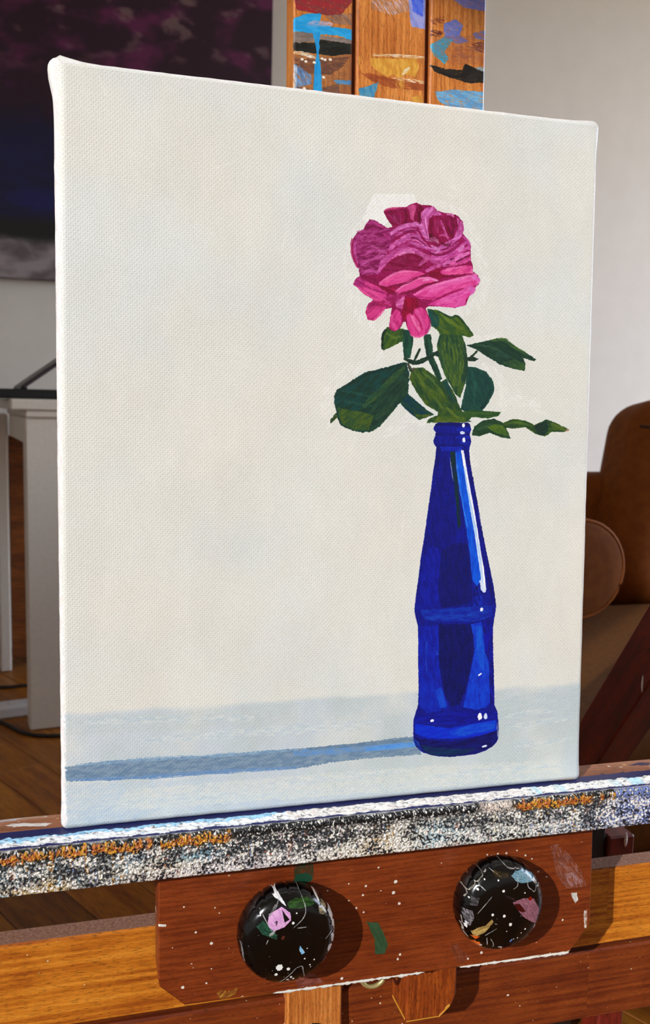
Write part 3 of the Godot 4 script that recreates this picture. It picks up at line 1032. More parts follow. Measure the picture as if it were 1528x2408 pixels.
			if s < l1 - 0.0012:
				# top: a smeared white and light blue ridge, dark navy behind it
				var ctr := 0.0124 + 0.0012 * sm.get_noise_2d(x * 0.5, 21.0)
				var ridge := exp(-pow((s - ctr) / 0.0044, 2.0))
				var smr := sm.get_noise_2d(x * 1.1, s * 3.0 + 7.0)
				var fine := cn.get_noise_2d(x * 0.35, s * 1.3)
				var rc := Color(0.80, 0.80, 0.79)
				if x < -0.03:
					rc = Color(0.33, 0.62, 0.86) if sm.get_noise_2d(x * 0.5, s * 2.0 + 90.0) + (s - ctr) * -160.0 > 0.05 else Color(0.80, 0.82, 0.84)
				elif x > 0.1:
					rc = Color(0.80, 0.80, 0.78).lerp(Color(0.50, 0.74, 0.84), clampf(sm.get_noise_2d(x * 0.8, 70.0) * 3.0 - 0.1, 0, 1))
				else:
					rc = Color(0.80, 0.79, 0.77).lerp(Color(0.55, 0.45, 0.38), clampf(fine * 1.6 - 0.25, 0, 0.8))
				rc = rc if fine > -0.42 else Color(0.22, 0.22, 0.23)
				var navy := Color(0.020, 0.026, 0.110)
				var strip := 0.0044 + 0.0009 * sm.get_noise_2d(x * 0.7, 61.0) + 0.0004 * fine
				var topc := rc if absf(s - ctr) < strip else navy
				var kk := clampf((l1 - 0.0012 - s) / 0.0015, 0.0, 1.0)
				var on_top := s < l1 - 0.0018 + 0.0005 * fine
				if on_top:
					col = topc
				disp = lerpf(disp, ridge * (0.0011 + 0.0014 * smr) + 0.0004 * fine, kk)
				disp = maxf(disp, -0.00002)
				disp *= clampf((s - 0.0052) / 0.002, 0.0, 1.0)
			var p := q + nn * disp
			V[i * nt + k] = Vector3(x, p.x, p.y)
			C[i * nt + k] = Color(clampf(col.r, 0, 1), clampf(col.g, 0, 1), clampf(col.b, 0, 1))
	var N := PackedVector3Array()
	N.resize(nx * nt)
	var ix := PackedInt32Array()
	ix.resize((nx - 1) * (nt - 1) * 6)
	var w6 := 0
	for i in nx:
		for k in nt:
			var a := V[mini(i + 1, nx - 1) * nt + k] - V[maxi(i - 1, 0) * nt + k]
			var b := V[i * nt + mini(k + 1, nt - 1)] - V[i * nt + maxi(k - 1, 0)]
			N[i * nt + k] = b.cross(a).normalized()
			if i < nx - 1 and k < nt - 1:
				var v0 := i * nt + k
				for z in [v0, v0 + nt, v0 + nt + 1, v0, v0 + nt + 1, v0 + 1]:
					ix[w6] = z
					w6 += 1
	var arr := []
	arr.resize(Mesh.ARRAY_MAX)
	arr[Mesh.ARRAY_VERTEX] = V
	arr[Mesh.ARRAY_NORMAL] = N
	arr[Mesh.ARRAY_COLOR] = C
	arr[Mesh.ARRAY_INDEX] = ix
	var m := ArrayMesh.new()
	m.add_surface_from_arrays(Mesh.PRIMITIVE_TRIANGLES, arr)
	return m

func paint_shelf(p: Pic) -> void:
	# strokes left on the shelf's upper side, in its own pixels (2.5 per millimetre, front edge at the top)
	p.fp([213, 84, 225, 78, 262, 72, 268, 78, 240, 84, 222, 88], [230, 228, 226], [207, 201, 198], -10, 1.0, 0.1, 1.5)
	p.st([200, 104, 230, 100, 262, 98], 6, [207, 198, 192], [184, 170, 162], 0.8, 0.4)
	p.st([205, 96, 215, 97, 226, 96], 5, [184, 192, 216], [168, 168, 176], 0.8, 0.3)
	p.fp([190, 58, 228, 57, 236, 50, 228, 44, 190, 44], [28, 42, 106], [26, 36, 80], 0, 1.0, 0.1, 2.0)
	p.fp([1010, 66, 1120, 64, 1399, 64, 1399, 44, 1010, 44], [38, 36, 76], [58, 52, 84], 0, 0.9, 0.15, 3.0)
	p.fp([1070, 86, 1100, 82, 1112, 88, 1090, 93], [52, 48, 90], [40, 38, 78], 0, 0.9, 0.2, 1.5)
	p.dot(1040, 90, 2.5, 2, [224, 216, 208])
	p.dot(1056, 84, 3, 1.6, [216, 200, 184])

# ---------------------------------------------------------------- desk and what stands on and under it
func build_desk() -> void:
	var turn := deg_to_rad(8.0)
	var org := Vector3(-0.247, 0, -1.688)
	var white := noise_mat(Color(0.79, 0.755, 0.70), Color(0.82, 0.785, 0.73), 0.05, 14, 3.0, 0.55)
	var t := thing("desk", "white desk with broad square legs standing before the back wall", "desk", org, turn)
	part("desk_top", cbox(Vector3(0.975, 0.024, 0.58), 0.003), white, t, Vector3(0.4575, 0.753, -0.28))
	part("desk_top", cbox(Vector3(0.938, 0.016, 0.568), 0.003), white, t, Vector3(0.47, 0.7325, -0.28))
	for c in [[0.0465, -0.028, 0.093], [0.8935, -0.028, 0.093], [-0.018, -0.53, 0.030], [0.8935, -0.53, 0.030]]:
		part("leg", cbox(Vector3(c[2], 0.724, 0.05), 0.004, 1), white, t, Vector3(c[0], 0.3625, c[1]))
	part("apron", cbox(Vector3(0.016, 0.06, 0.47), 0.002, 2), white, t, Vector3(0.012, 0.694, -0.29))
	part("apron", cbox(Vector3(0.75, 0.06, 0.016), 0.002), white, t, Vector3(0.47, 0.694, -0.028))
	var pb := Pic.new(256, 256)
	pb.wood(Color(0.40, 0.20, 0.05), Color(0.50, 0.27, 0.08), Color(0.58, 0.33, 0.11), 41, true, 0.3)
	part("back_panel", cbox(Vector3(0.86, 0.63, 0.016), 0.002), pic_mat(pb, 0, 0, 0.5, 0.5, 0.5), t, Vector3(0.43, 0.35, -0.53))
	# laptop
	var lap := thing("laptop", "dark grey laptop with its lid half raised on the white desk", "laptop", org + Vector3(-0.045, 0.7655, -0.1).rotated(Vector3.UP, turn), turn)
	var blk := flat_mat(Color(0.035, 0.04, 0.042), 0.45)
	part("base", cbox(Vector3(0.40, 0.022, 0.26), 0.004), blk, lap, Vector3(0.175, 0.0115, -0.08))
	part("lid", cbox(Vector3(0.26, 0.009, 0.25), 0.003), flat_mat(Color(0.20, 0.18, 0.19), 0.4), lap, Vector3(0.152, 0.103, -0.08), Vector3(0, 0, deg_to_rad(36.0)))
	part("hinge", tube([Vector3(0.05, 0.024, -0.2), Vector3(0.05, 0.024, 0.04)], 0.0075), blk, lap)
	# power strip and cables on the floor
	var sw := flat_mat(Color(0.74, 0.72, 0.70), 0.5)
	var ps := thing("power_strip", "white power strip lying on the floor behind the desk leg", "power strip", Vector3(-0.345, 0, -1.80), deg_to_rad(12.0))
	part("body", cbox(Vector3(0.19, 0.032, 0.052), 0.006), sw, ps, Vector3(0, 0.0165, 0))
	for k in 3:
		part("socket", lathe([Vector2(0.0, 0.0006), Vector2(0.014, 0.0006), Vector2(0.016, 0.0016), Vector2(0.0175, 0.0)], 24), sw, ps, Vector3(-0.06 + 0.06 * k, 0.0325, 0), Vector3(-PI / 2, 0, 0))
	var cm := flat_mat(Color(0.02, 0.02, 0.022), 0.5)
	var c1 := part("floor_cable", tube(curve([Vector3(-0.62, 0.0045, -1.93), Vector3(-0.42, 0.0045, -1.85), Vector3(-0.32, 0.0045, -1.762), Vector3(-0.257, 0.0045, -1.672), Vector3(-0.18, 0.0045, -1.640), Vector3(-0.05, 0.0045, -1.66), Vector3(0.15, 0.0045, -1.72)]), 0.0045), cm, self)
	c1.set_meta("label", "black cable curving on the floor round the foot of the white desk leg")
	c1.set_meta("category", "cable")
	c1.name = "floor_cable"
	var c2 := part("wall_cable", tube(curve([Vector3(-0.75, 0.0045, -2.25), Vector3(-0.5, 0.0045, -2.19), Vector3(-0.36, 0.0045, -2.045), Vector3(-0.29, 0.0045, -2.035), Vector3(-0.245, 0.0045, -2.05)]), 0.0045), cm, self)
	c2.set_meta("label", "black cable on the floor under the desk by its far leg")
	c2.set_meta("category", "cable")

func build_sofa() -> void:
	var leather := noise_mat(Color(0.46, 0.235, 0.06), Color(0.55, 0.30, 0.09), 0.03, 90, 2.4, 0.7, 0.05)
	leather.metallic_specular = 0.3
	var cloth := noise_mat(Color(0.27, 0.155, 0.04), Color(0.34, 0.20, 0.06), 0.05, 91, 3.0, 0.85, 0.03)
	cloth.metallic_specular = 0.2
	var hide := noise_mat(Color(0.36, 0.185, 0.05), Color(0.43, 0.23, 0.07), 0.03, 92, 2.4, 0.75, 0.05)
	hide.metallic_specular = 0.25
	var t := thing("sofa", "brown leather sofa with a raised back cushion behind the easel", "sofa", Vector3(1.0, 0, -0.95))
	var o := -t.position
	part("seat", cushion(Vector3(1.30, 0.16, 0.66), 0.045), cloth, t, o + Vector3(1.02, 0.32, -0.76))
	part("base", cbox(Vector3(1.28, 0.18, 0.70), 0.01), leather, t, o + Vector3(1.02, 0.15, -0.80))
	part("back_frame", cushion(Vector3(1.30, 0.56, 0.14), 0.05), leather, t, o + Vector3(1.02, 0.355, -1.30))
	var bc := part("back_cushion", cushion(Vector3(0.80, 0.44, 0.20), 0.075), leather, t, o + Vector3(1.308, 0.500, -1.19), Vector3(-0.16, 0, -0.24))
	part("seam", tube(curve([Vector3(-0.392, 0.142, 0.060), Vector3(-0.370, 0.140, 0.086), Vector3(-0.32, 0.139, 0.1), Vector3(0.0, 0.139, 0.1005), Vector3(0.35, 0.139, 0.1)]), 0.003, 6), flat_mat(Color(0.16, 0.07, 0.03), 0.7), bc)
	for x in [0.42, 1.62]:
		for z in [-0.5, -1.1]:
			part("leg", cbox(Vector3(0.05, 0.06, 0.05), 0.004, 1), flat_mat(Color(0.1, 0.06, 0.04), 0.5), t, o + Vector3(x, 0.03, z))
	var bol := thing("bolster", "round brown bolster cushion lying on the sofa seat", "cushion", Vector3(0.705, 0.402, -1.02))
	var prof := [Vector2(0.0, 0.085), Vector2(0.05, 0.0845), Vector2(0.078, 0.082), Vector2(0.086, 0.076), Vector2(0.089, 0.066), Vector2(0.0895, 0.0), Vector2(0.089, -0.066), Vector2(0.086, -0.076), Vector2(0.05, -0.0845), Vector2(0.0, -0.085)]
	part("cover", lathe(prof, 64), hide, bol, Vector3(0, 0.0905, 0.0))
	var ring := []
	for i in 41:
		var a := TAU * i / 40.0
		ring.append(Vector3(cos(a) * 0.0862, sin(a) * 0.0862, 0.0765))
	part("piping", tube(ring, 0.003, 6), leather, bol, Vector3(0, 0.0905, 0))

# a large dark picture on the back wall: night sky in violet and blue over a pale shore
func build_wall_painting() -> void:
	var t := thing("wall_painting", "large unframed painting of a dark violet and blue sky hanging on the back wall", "painting", Vector3(-0.392, 1.117, RZ0 + 0.02))
	var w := 1.68
	var h := 1.18
	var p := Pic.new(640, 450)
	var n1 := FastNoiseLite.new()
	n1.seed = 6
	n1.frequency = 0.011
	n1.fractal_octaves = 5
	var n2 := FastNoiseLite.new()
	n2.seed = 16
	n2.frequency = 0.022
	n2.fractal_octaves = 4
	var im := Image.create_empty(p.w, p.h, false, Image.FORMAT_RGB8)
	for y in p.h:
		for x in p.w:
			var up := 1.0 - float(y) / p.h      # 0 at the lower edge
			var a := n1.get_noise_2d(x, y * 1.6)
			var b := n2.get_noise_2d(x * 0.8, y * 1.4)
			var c := Color(0.15, 0.03, 0.125)
			c = c.lerp(Color(0.36, 0.10, 0.28), clampf(a * 2.2, 0, 1))
			c = c.lerp(Color(0.50, 0.42, 0.40), clampf(b * 2.6 - 0.55, 0, 0.75) * clampf((up - 0.45) * 5.0, 0, 1))
			c = c.lerp(Color(0.02, 0.03, 0.20), clampf((0.46 + 0.12 * a - up) * 7.0, 0, 0.95))
			c = c.lerp(Color(0.03, 0.05, 0.30), clampf(0.6 + a * 2.0, 0, 1) * clampf((0.36 - up) * 8.0, 0, 1))
			c = c.lerp(Color(0.035, 0.05, 0.045), clampf((0.165 + 0.03 * a - up) * 40.0, 0, 1))
			c = c.lerp(Color(0.56, 0.52, 0.53).lerp(Color(0.36, 0.32, 0.33), clampf(0.5 + b * 1.5, 0, 1)), clampf((0.105 + 0.025 * a - up) * 40.0, 0, 1))
			im.set_pixel(x, y, c)
	p.from_image(im)
	var m := pic_mat(p, -w / 2, h, w, h, 0.5)
	part("picture", prism(PackedVector2Array([Vector2(-w / 2, 0), Vector2(w / 2, 0), Vector2(w / 2, h), Vector2(-w / 2, h)]), -0.018, 0.018, 0.002), m, t)

# ---------------------------------------------------------------- paint on things, some reflections painted on the knobs, in each picture's own pixels
func paint_picture(p: Pic) -> void:
	p.fp([867,270,988,260,1005,297,934,314,903,353,856,368,833,346],[240,240,237],[238,237,232],60,0.9,0.25,3)
	p.st([855,344,814,394,799,466,810,561,836,619,901,664],41.236,[238,237,232],[226,225,219],0.5,0.25)
	p.st([1005,283,1104,289,1158,334,1194,417,1216,490,1190,565,1110,600,1193,665,1275,649],38.064,[238,237,232],[226,225,219],0.5,0.25)
	p.st([901,713,851,751,762,790,732,862,745,934],31.72,[238,237,232],[226,225,219],0.5,0.25)
	p.st([1044,622,1031,671,1073,743,1046,769],28.548,[238,237,232],[226,225,219],0.5,0.25)
	p.st([1144,954,1201,1042],22.204,[238,237,232],[226,225,219],0.5,0.25)
	p.st([1208,739,1278,787,1281,876],31.72,[238,237,232],[226,225,219],0.5,0.25)
	p.st([1279,825,1364,849,1437,879],34.892,[238,237,232],[226,225,219],0.5,0.25)
	p.st([1019,733,1047,794],31.72,[238,237,232],[226,225,219],0.5,0.25)
	p.st([905,957,983,906,1036,918],34.892,[238,237,232],[226,225,219],0.5,0.25)
	p.st([1102,229,1136,245],6.1,[240,239,233],[234,233,226],0.4,0.3)
	p.st([1362,245,1349,283],6.1,[240,239,233],[234,233,226],0.4,0.3)
	p.st([112,31,133,82],6.1,[240,239,233],[234,233,226],0.4,0.3)
	p.st([1548,54,1542,92],6.1,[240,239,233],[234,233,226],0.4,0.3)
	p.st([1491,297,1500,347],6.1,[240,239,233],[234,233,226],0.4,0.3)
	p.st([623,361,600,455],6.1,[240,239,233],[234,233,226],0.4,0.3)
	p.st([1117,264,1076,246],6.1,[240,239,233],[234,233,226],0.4,0.3)
	p.st([974,1167,962,1292],6.1,[240,239,233],[234,233,226],0.4,0.3)
	p.st([410,242,480,213],6.1,[240,239,233],[234,233,226],0.4,0.3)
	p.fp([1274,1748,1626,1732,1630,1837,1276,1845],[186,199,205],[196,205,208],-6,0.6,0.25,3)
	p.fp([20,1723,657,1730,658,1780,20,1775],[190,201,200],[200,207,204],-6,0.4,0.35,5)
	p.fp([-26,1907,411,1922,411,1971,-28,2072],[182,202,220],[196,210,220],-6,0.5,0.3,5)
	p.fp([-27,1971,920,1987,1484,1997,1486,2045,6,2040],[184,200,216],[198,209,216],-6,0.4,0.3,5)
	p.fp([176,1937,583,1937,919,1941,1483,1962,1530,2021,659,2007,130,1993],[214,220,214],[222,222,212],-6,0.6,0.45,5)
	p.st([64,1738,293,1746,533,1759],19.52,[216,222,220],[188,204,214],0.6,0.5)
	p.st([211,1802,521,1805,851,1813],19.52,[216,222,220],[188,204,214],0.6,0.5)
	p.st([1319,1848,1435,1837,1554,1831],19.52,[216,222,220],[188,204,214],0.6,0.5)
	p.st([1335,1910,1441,1902,1549,1899],19.52,[216,222,220],[188,204,214],0.6,0.5)
	p.st([558,1960,774,1955,1000,1955],19.52,[216,222,220],[188,204,214],0.6,0.5)
	p.st([1055,1979,1294,1977,1544,1981],19.52,[216,222,220],[188,204,214],0.6,0.5)
	p.st([130,1975,304,1973,484,1976],19.52,[216,222,220],[188,204,214],0.6,0.5)
	p.st([1304,1814,1390,1805,1479,1801],19.52,[216,222,220],[188,204,214],0.6,0.5)
	p.st([387,1797,645,1796,917,1799],19.52,[216,222,220],[188,204,214],0.6,0.5)
	p.st([210,2031,659,2039,1056,2034,1338,2034],10.98,[196,164,146],[206,186,172],0.5,0.5)
	p.st([1456,2039,1560,2031],17.08,[208,176,156],[214,192,176],0.7,0.3)
	p.fp([4,1859,38,1855,111,1851,250,1853,394,1858,517,1858,658,1859,812,1858,958,1851,1032,1850,1040,1907,919,1905,761,1908,659,1918,518,1912,394,1911,250,1908,133,1906,38,1900,4,1897],[104,132,160],[124,148,170],-5,0.95,0,2.5)
	p.st([38,1856,250,1855,394,1860,658,1862],12.2,[132,168,200],[150,180,205],0.7,0.4)
	p.st([20,1895,250,1906,394,1907,659,1915],13.42,[98,140,190],[116,150,192],0.8,0.3)
	p.st([646,1873,787,1872,1019,1874],24.4,[112,148,190],[98,150,212],0.75,0.25)
	p.st([865,1879,958,1876,1026,1877],14.64,[80,146,222],[96,156,222],0.9,0.1)
	p.st([684,1863,852,1862,1023,1860],10.98,[96,122,146],[108,132,152],0.8,0.3)
	p.fp([1025,657,1047,656,1054,697,1055,718,1071,748,1086,784,1072,795,1049,744,1037,719,1029,693],[34,78,52],[24,58,44],75,1,0,1.2)
	p.st([1032,662,1038,713,1055,749,1078,792],8.60832,[16,44,36],[26,60,44],1,0)
	p.fp([1162,745,1190,747,1225,759,1249,785,1253,816,1233,854,1216,875,1176,884,1145,872,1160,808],[18,60,54],[24,70,58],60,1,0,1.2)
	p.st([1241,811,1227,849,1210,870],9.76,[12,40,40],[20,54,48],0.8,0.3)
	p.fp([967,813,984,834,1046,881,1062,889,1016,906,991,890,963,867,954,852],[10,52,66],[22,62,50],40,1,0,1.2)
	p.fp([1002,890,1057,888,1016,906],[74,94,26],[40,72,34],-10,1,0,1.2)
	p.fp([973,739,955,742,912,756,847,773,800,803,766,824,757,842,759,869,764,888,745,912,747,920,765,904,780,927,812,939,844,945,871,941,898,923,914,902,935,881,957,855,980,828,983,772],[16,62,58],[20,52,40],-38,1,0,2)
	p.fp([875,846,966,757,980,777,978,828,935,881,898,923,871,941,849,929],[24,52,38],[34,66,44],-45,0.85,0.2,1.2)
	p.fp([765,874,795,879,838,885,876,895,860,939,815,937,780,922],[76,96,26],[50,80,34],-35,0.85,0.25,1.2)
	p.fp([763,892,769,902,748,919,745,913],[70,88,34],[50,70,34],-40,1,0,1.2)
	p.st([969,753,929,789,875,841,843,873],17.08,[62,92,40],[44,78,44],0.75,0.35)
	p.st([955,747,858,778,779,818],8.54,[10,36,34],[18,48,42],0.6,0.3)
	p.fp([1078,795,1097,784,1124,825,1144,866,1165,897,1182,908,1080,910,1040,914,1046,901,1074,891],[58,86,26],[34,66,36],20,1,0,1.2)
	p.fp([1085,795,1100,785,1118,828,1130,856,1113,841],[20,62,58],[28,74,60],60,1,0,1.2)
	p.fp([988,761,999,755,1024,753,1061,775,1089,805,1113,841,1127,872,1119,896,1074,881,1034,861,1006,825,983,787],[66,90,28],[34,68,36],55,1,0,1.2)
	p.st([999,766,1045,822,1102,883],10.98,[92,114,44],[70,94,34],0.7,0.4)
	p.st([1072,785,1104,836,1122,872],9.76,[22,54,36],[34,66,40],0.8,0.3)
	p.fp([1075,655,1143,648,1159,688,1166,735,1161,787,1144,839,1129,829,1106,794,1086,758,1071,717,1067,687],[58,88,34],[30,66,42],82,1,0,1.2)
	p.st([1078,668,1087,722,1120,804],6.1,[106,124,42],[84,108,38],0.6,0.45)
	p.st([1090,671,1098,722,1123,804],6.1,[106,124,42],[84,108,38],0.6,0.45)
	p.st([1101,673,1110,721,1126,804],6.1,[106,124,42],[84,108,38],0.6,0.45)
	p.st([1112,676,1121,721,1129,804],6.1,[106,124,42],[84,108,38],0.6,0.45)
	p.st([1123,679,1132,720,1132,804],6.1,[106,124,42],[84,108,38],0.6,0.45)
	p.st([1135,681,1144,720,1135,804],6.1,[106,124,42],[84,108,38],0.6,0.45)
	p.st([1146,684,1155,720,1137,804],6.1,[106,124,42],[84,108,38],0.6,0.45)
	p.st([1152,683,1160,735,1154,793],10.98,[22,52,40],[36,66,44],0.8,0.2)
	p.fp([1160,684,1212,671,1252,661,1284,659,1310,677,1340,692,1391,717,1382,723,1344,714,1354,731,1351,753,1318,748,1271,737,1224,712,1189,693],[28,62,42],[22,52,40],22,1,0,1.2)
	p.st([1240,667,1281,663,1310,680,1364,707],12.2,[72,104,42],[50,84,44],0.8,0.3)
	p.fp([1277,729,1317,719,1352,731,1349,751,1306,745],[58,92,40],[40,76,44],20,0.85,0.2,1.2)
	p.st([1253,703,1282,710,1300,715],14.64,[44,84,66],[34,72,56],0.6,0.3)
	p.st([1196,698,1181,713,1168,723],7.32,[40,58,40],[40,58,40],1,0)
	p.fp([1163,720,1178,714,1201,722,1190,729,1166,730],[34,56,38],[28,48,36],10,1,0,1.2)
	p.fp([959,645,989,649,994,679,985,727,966,727,960,681],[28,76,56],[20,58,48],85,1,0,1.2)
	p.fp([913,641,900,664,897,703,904,708,933,694,961,680,963,644],[64,92,28],[40,74,34],-60,1,0,1.2)
	p.st([910,647,900,668,899,706],7.32,[20,44,30],[20,44,30],1,0)
	p.fp([1035,583,1068,586,1102,603,1130,600,1153,621,1184,654,1172,660,1137,655,1126,654,1075,654,1069,644,1048,632,1040,611],[74,98,26],[48,82,34],40,1,0,1.2)
	p.fp([1036,584,1054,587,1074,609,1069,640,1050,631,1041,611],[14,70,74],[20,62,54],70,0.9,0.1,1.2)
	p.st([1068,588,1108,605,1133,602,1180,651],7.32,[30,62,36],[40,70,38],1,0)
	p.st([965,728,999,740,1032,729,1071,706],13.42,[32,58,40],[22,46,38],1,0)
	p.st([997,735,1007,715,1015,698],7.32,[30,54,38],[30,54,38],1,0)
	p.st([977,741,988,761,999,757],9.76,[74,70,60],[44,60,44],1,0)
	p.st([1054,710,1076,717],9.76,[26,52,40],[26,52,40],1,0)
	p.fp([1131,882,1176,874,1228,875,1276,877,1269,890,1234,897,1182,894,1165,909,1120,908],[34,72,30],[48,84,36],-4,1,0,1.2)
	p.fp([1074,894,1136,890,1165,897,1160,911,1058,913],[86,104,30],[60,88,30],0,0.9,0.1,1.2)
	p.fp([1183,947,1191,921,1217,904,1252,897,1284,909,1299,932,1311,957,1276,952,1241,940,1206,951],[26,58,36],[34,68,40],25,1,0,1.2)
	p.fp([1229,923,1258,914,1287,918,1306,949,1264,942],[88,116,28],[62,96,30],40,0.9,0.1,1.2)
	p.fp([1281,910,1316,897,1358,902,1389,914,1429,897,1460,906,1508,927,1491,934,1448,934,1425,948,1395,942,1358,922,1317,926,1287,923],[58,88,28],[36,66,34],10,1,0,1.2)
	p.fp([1389,916,1429,899,1437,930,1423,946,1397,941],[22,50,40],[16,40,38],-30,0.9,0.1,1.2)
	p.st([1442,909,1466,919,1494,929],10.98,[88,110,34],[70,96,34],0.8,0.2)
	p.st([1494,930,1508,928],7.32,[190,140,120],[200,160,140],0.7,0.2)
	p.st([779,828,821,832,875,844],7.32,[30,78,66],[44,92,80],0.65,0.35)
	p.st([805,808,848,816,891,826],7.32,[14,46,44],[28,60,58],0.65,0.35)
	p.st([784,854,827,863,870,867],8.54,[28,70,52],[42,84,66],0.65,0.35)
	p.st([902,851,929,825,967,793],9.76,[18,44,36],[32,58,50],0.65,0.35)
	p.st([881,908,914,881,946,845],8.54,[40,66,44],[54,80,58],0.65,0.35)
	p.st([1000,787,1034,832,1074,873],7.32,[30,62,34],[44,76,48],0.65,0.35)
	p.st([1022,765,1055,790,1090,831],8.54,[84,108,40],[98,122,54],0.65,0.35)
	p.st([1033,781,1073,826,1108,872],6.1,[46,78,30],[60,92,44],0.65,0.35)
	p.st([1084,665,1079,707,1094,758],7.32,[36,70,44],[50,84,58],0.65,0.35)
	p.st([1109,659,1107,716,1126,794],6.1,[44,78,40],[58,92,54],0.65,0.35)
	p.st([1179,761,1192,807,1187,865],9.76,[26,76,66],[40,90,80],0.65,0.35)
	p.st([1214,765,1226,807,1210,849],9.76,[14,50,48],[28,64,62],0.65,0.35)
	p.st([1189,682,1235,685,1282,702],7.32,[44,80,56],[58,94,70],0.65,0.35)
	p.st([1247,716,1282,726,1312,738],8.54,[18,44,38],[32,58,52],0.65,0.35)
	p.st([1293,683,1329,700,1370,715],6.1,[24,50,36],[38,64,50],0.65,0.35)
	p.st([1074,594,1108,618,1148,637],9.76,[96,118,36],[110,132,50],0.65,0.35)
	p.st([1052,600,1075,630,1109,644],8.54,[40,76,44],[54,90,58],0.65,0.35)
	p.st([910,657,932,671,954,665],8.54,[86,110,36],[100,124,50],0.65,0.35)
	p.st([1195,934,1223,923,1252,912],7.32,[44,78,44],[58,92,58],0.65,0.35)
	p.st([1299,911,1340,908,1382,920],7.32,[84,112,36],[98,126,50],0.65,0.35)
	p.st([1323,919,1364,918,1394,934],6.1,[26,54,34],[40,68,48],0.65,0.35)
	p.st([1148,885,1193,882,1251,884],6.1,[64,96,40],[78,110,54],0.65,0.35)
	p.st([1080,902,1114,898,1154,903],8.54,[50,80,26],[64,94,40],0.65,0.35)
	p.st([1102,867,1125,888,1142,900],7.32,[94,116,36],[108,130,50],0.65,0.35)
	p.fp([897,317,912,308,936,305,961,301,979,290,996,285,1013,290,1034,289,1050,292,1062,302,1087,307,1119,309,1140,325,1143,343,1142,363,1158,377,1165,396,1168,413,1169,436,1176,453,1176,468,1192,478,1200,493,1194,506,1187,511,1185,522,1166,541,1156,565,1121,577,1089,574,1039,576,1030,582,1038,602,1044,631,1032,657,1013,667,988,663,975,642,969,623,961,626,954,638,936,653,920,648,919,633,923,608,926,586,904,591,887,612,872,626,853,622,847,603,853,580,871,565,844,554,828,539,809,526,816,512,829,501,825,480,813,464,806,442,803,418,809,398,818,383,838,371,847,353,856,343,874,344,892,353,910,363,925,357,913,343,904,329],[150,14,84],[138,8,70],30,1,0,1.2)
	p.fp([809,398,818,383,838,371,847,353,856,343,874,344,892,353,910,363,937,366,926,401,914,424,896,459,885,494,831,500,825,480,813,464,804,420],[160,48,116],[126,14,78],-20,1,0,1.2)
	p.st([818,380,831,377,846,377],6.1,[120,6,64],[170,60,128],0.6,0.45)
	p.st([829,394,842,388,857,391],7.32,[188,82,146],[170,60,128],0.6,0.45)
	p.st([840,407,853,399,868,404],8.54,[188,82,146],[170,60,128],0.6,0.45)
	p.st([851,420,865,417,880,417],9.76,[120,6,64],[170,60,128],0.6,0.45)
	p.st([862,434,876,428,891,431],6.1,[188,82,146],[170,60,128],0.6,0.45)
	p.st([874,447,887,439,902,444],7.32,[188,82,146],[170,60,128],0.6,0.45)
	p.st([885,460,899,457,914,457],8.54,[120,6,64],[170,60,128],0.6,0.45)
	p.st([896,474,910,469,925,471],9.76,[188,82,146],[170,60,128],0.6,0.45)
	p.st([828,381,842,373,857,378],6.1,[188,82,146],[170,60,128],0.6,0.45)
	p.st([839,394,853,391,868,391],7.32,[120,6,64],[170,60,128],0.6,0.45)
	p.st([851,407,864,402,879,404],8.54,[188,82,146],[170,60,128],0.6,0.45)
	p.st([862,421,875,413,890,418],9.76,[188,82,146],[170,60,128],0.6,0.45)
	p.st([873,434,887,431,902,431],6.1,[120,6,64],[170,60,128],0.6,0.45)
	p.st([884,447,898,442,913,444],7.32,[188,82,146],[170,60,128],0.6,0.45)
	p.st([896,461,909,453,925,458],8.54,[188,82,146],[170,60,128],0.6,0.45)
	p.st([829,479,843,476,858,476],9.76,[120,6,64],[170,60,128],0.6,0.45)
	p.st([839,381,852,376,867,378],6.1,[188,82,146],[170,60,128],0.6,0.45)
	p.st([850,394,864,387,879,391],7.32,[188,82,146],[170,60,128],0.6,0.45)
	p.st([861,408,875,404,890,405],8.54,[120,6,64],[170,60,128],0.6,0.45)
	p.st([873,421,886,416,901,418],9.76,[188,82,146],[170,60,128],0.6,0.45)
	p.st([884,434,897,427,913,431],6.1,[188,82,146],[170,60,128],0.6,0.45)
	p.st([895,448,909,445,924,445],7.32,[120,6,64],[170,60,128],0.6,0.45)
	p.st([829,466,842,461,857,463],8.54,[188,82,146],[170,60,128],0.6,0.45)
	p.st([840,479,853,472,868,477],9.76,[188,82,146],[170,60,128],0.6,0.45)
	p.st([850,381,863,378,878,378],6.1,[120,6,64],[170,60,128],0.6,0.45)
	p.st([861,395,874,389,889,391],7.32,[188,82,146],[170,60,128],0.6,0.45)
	p.st([845,440,872,427,911,433],8.54,[204,92,166],[182,70,140],0.75,0.3)
	p.st([831,472,866,453,899,439],8.54,[204,92,166],[182,70,140],0.75,0.3)
	p.st([834,497,861,484,885,491],8.54,[204,92,166],[182,70,140],0.75,0.3)
	p.st([815,408,812,436,822,469],8.54,[204,92,166],[182,70,140],0.75,0.3)
	p.st([806,398,804,420,808,448,823,480],8.54,[176,20,90],[150,12,80],0.8,0.2)
	p.fp([897,317,912,308,936,305,961,301,979,293,1010,302,1010,346,955,351,925,356,913,343],[136,8,68],[120,4,56],20,1,0,1.2)
	p.fp([919,326,937,319,949,335,946,349,925,339],[150,62,108],[130,20,80],70,0.75,0.4,1.2)
	p.fp([967,298,985,291,996,292,994,309,989,323,990,337,980,332,976,313],[216,86,146],[188,70,126],70,0.9,0.15,1.2)
	p.st([899,316,914,309,936,305,964,301],7.32,[190,50,110],[170,30,96],0.8,0.2)
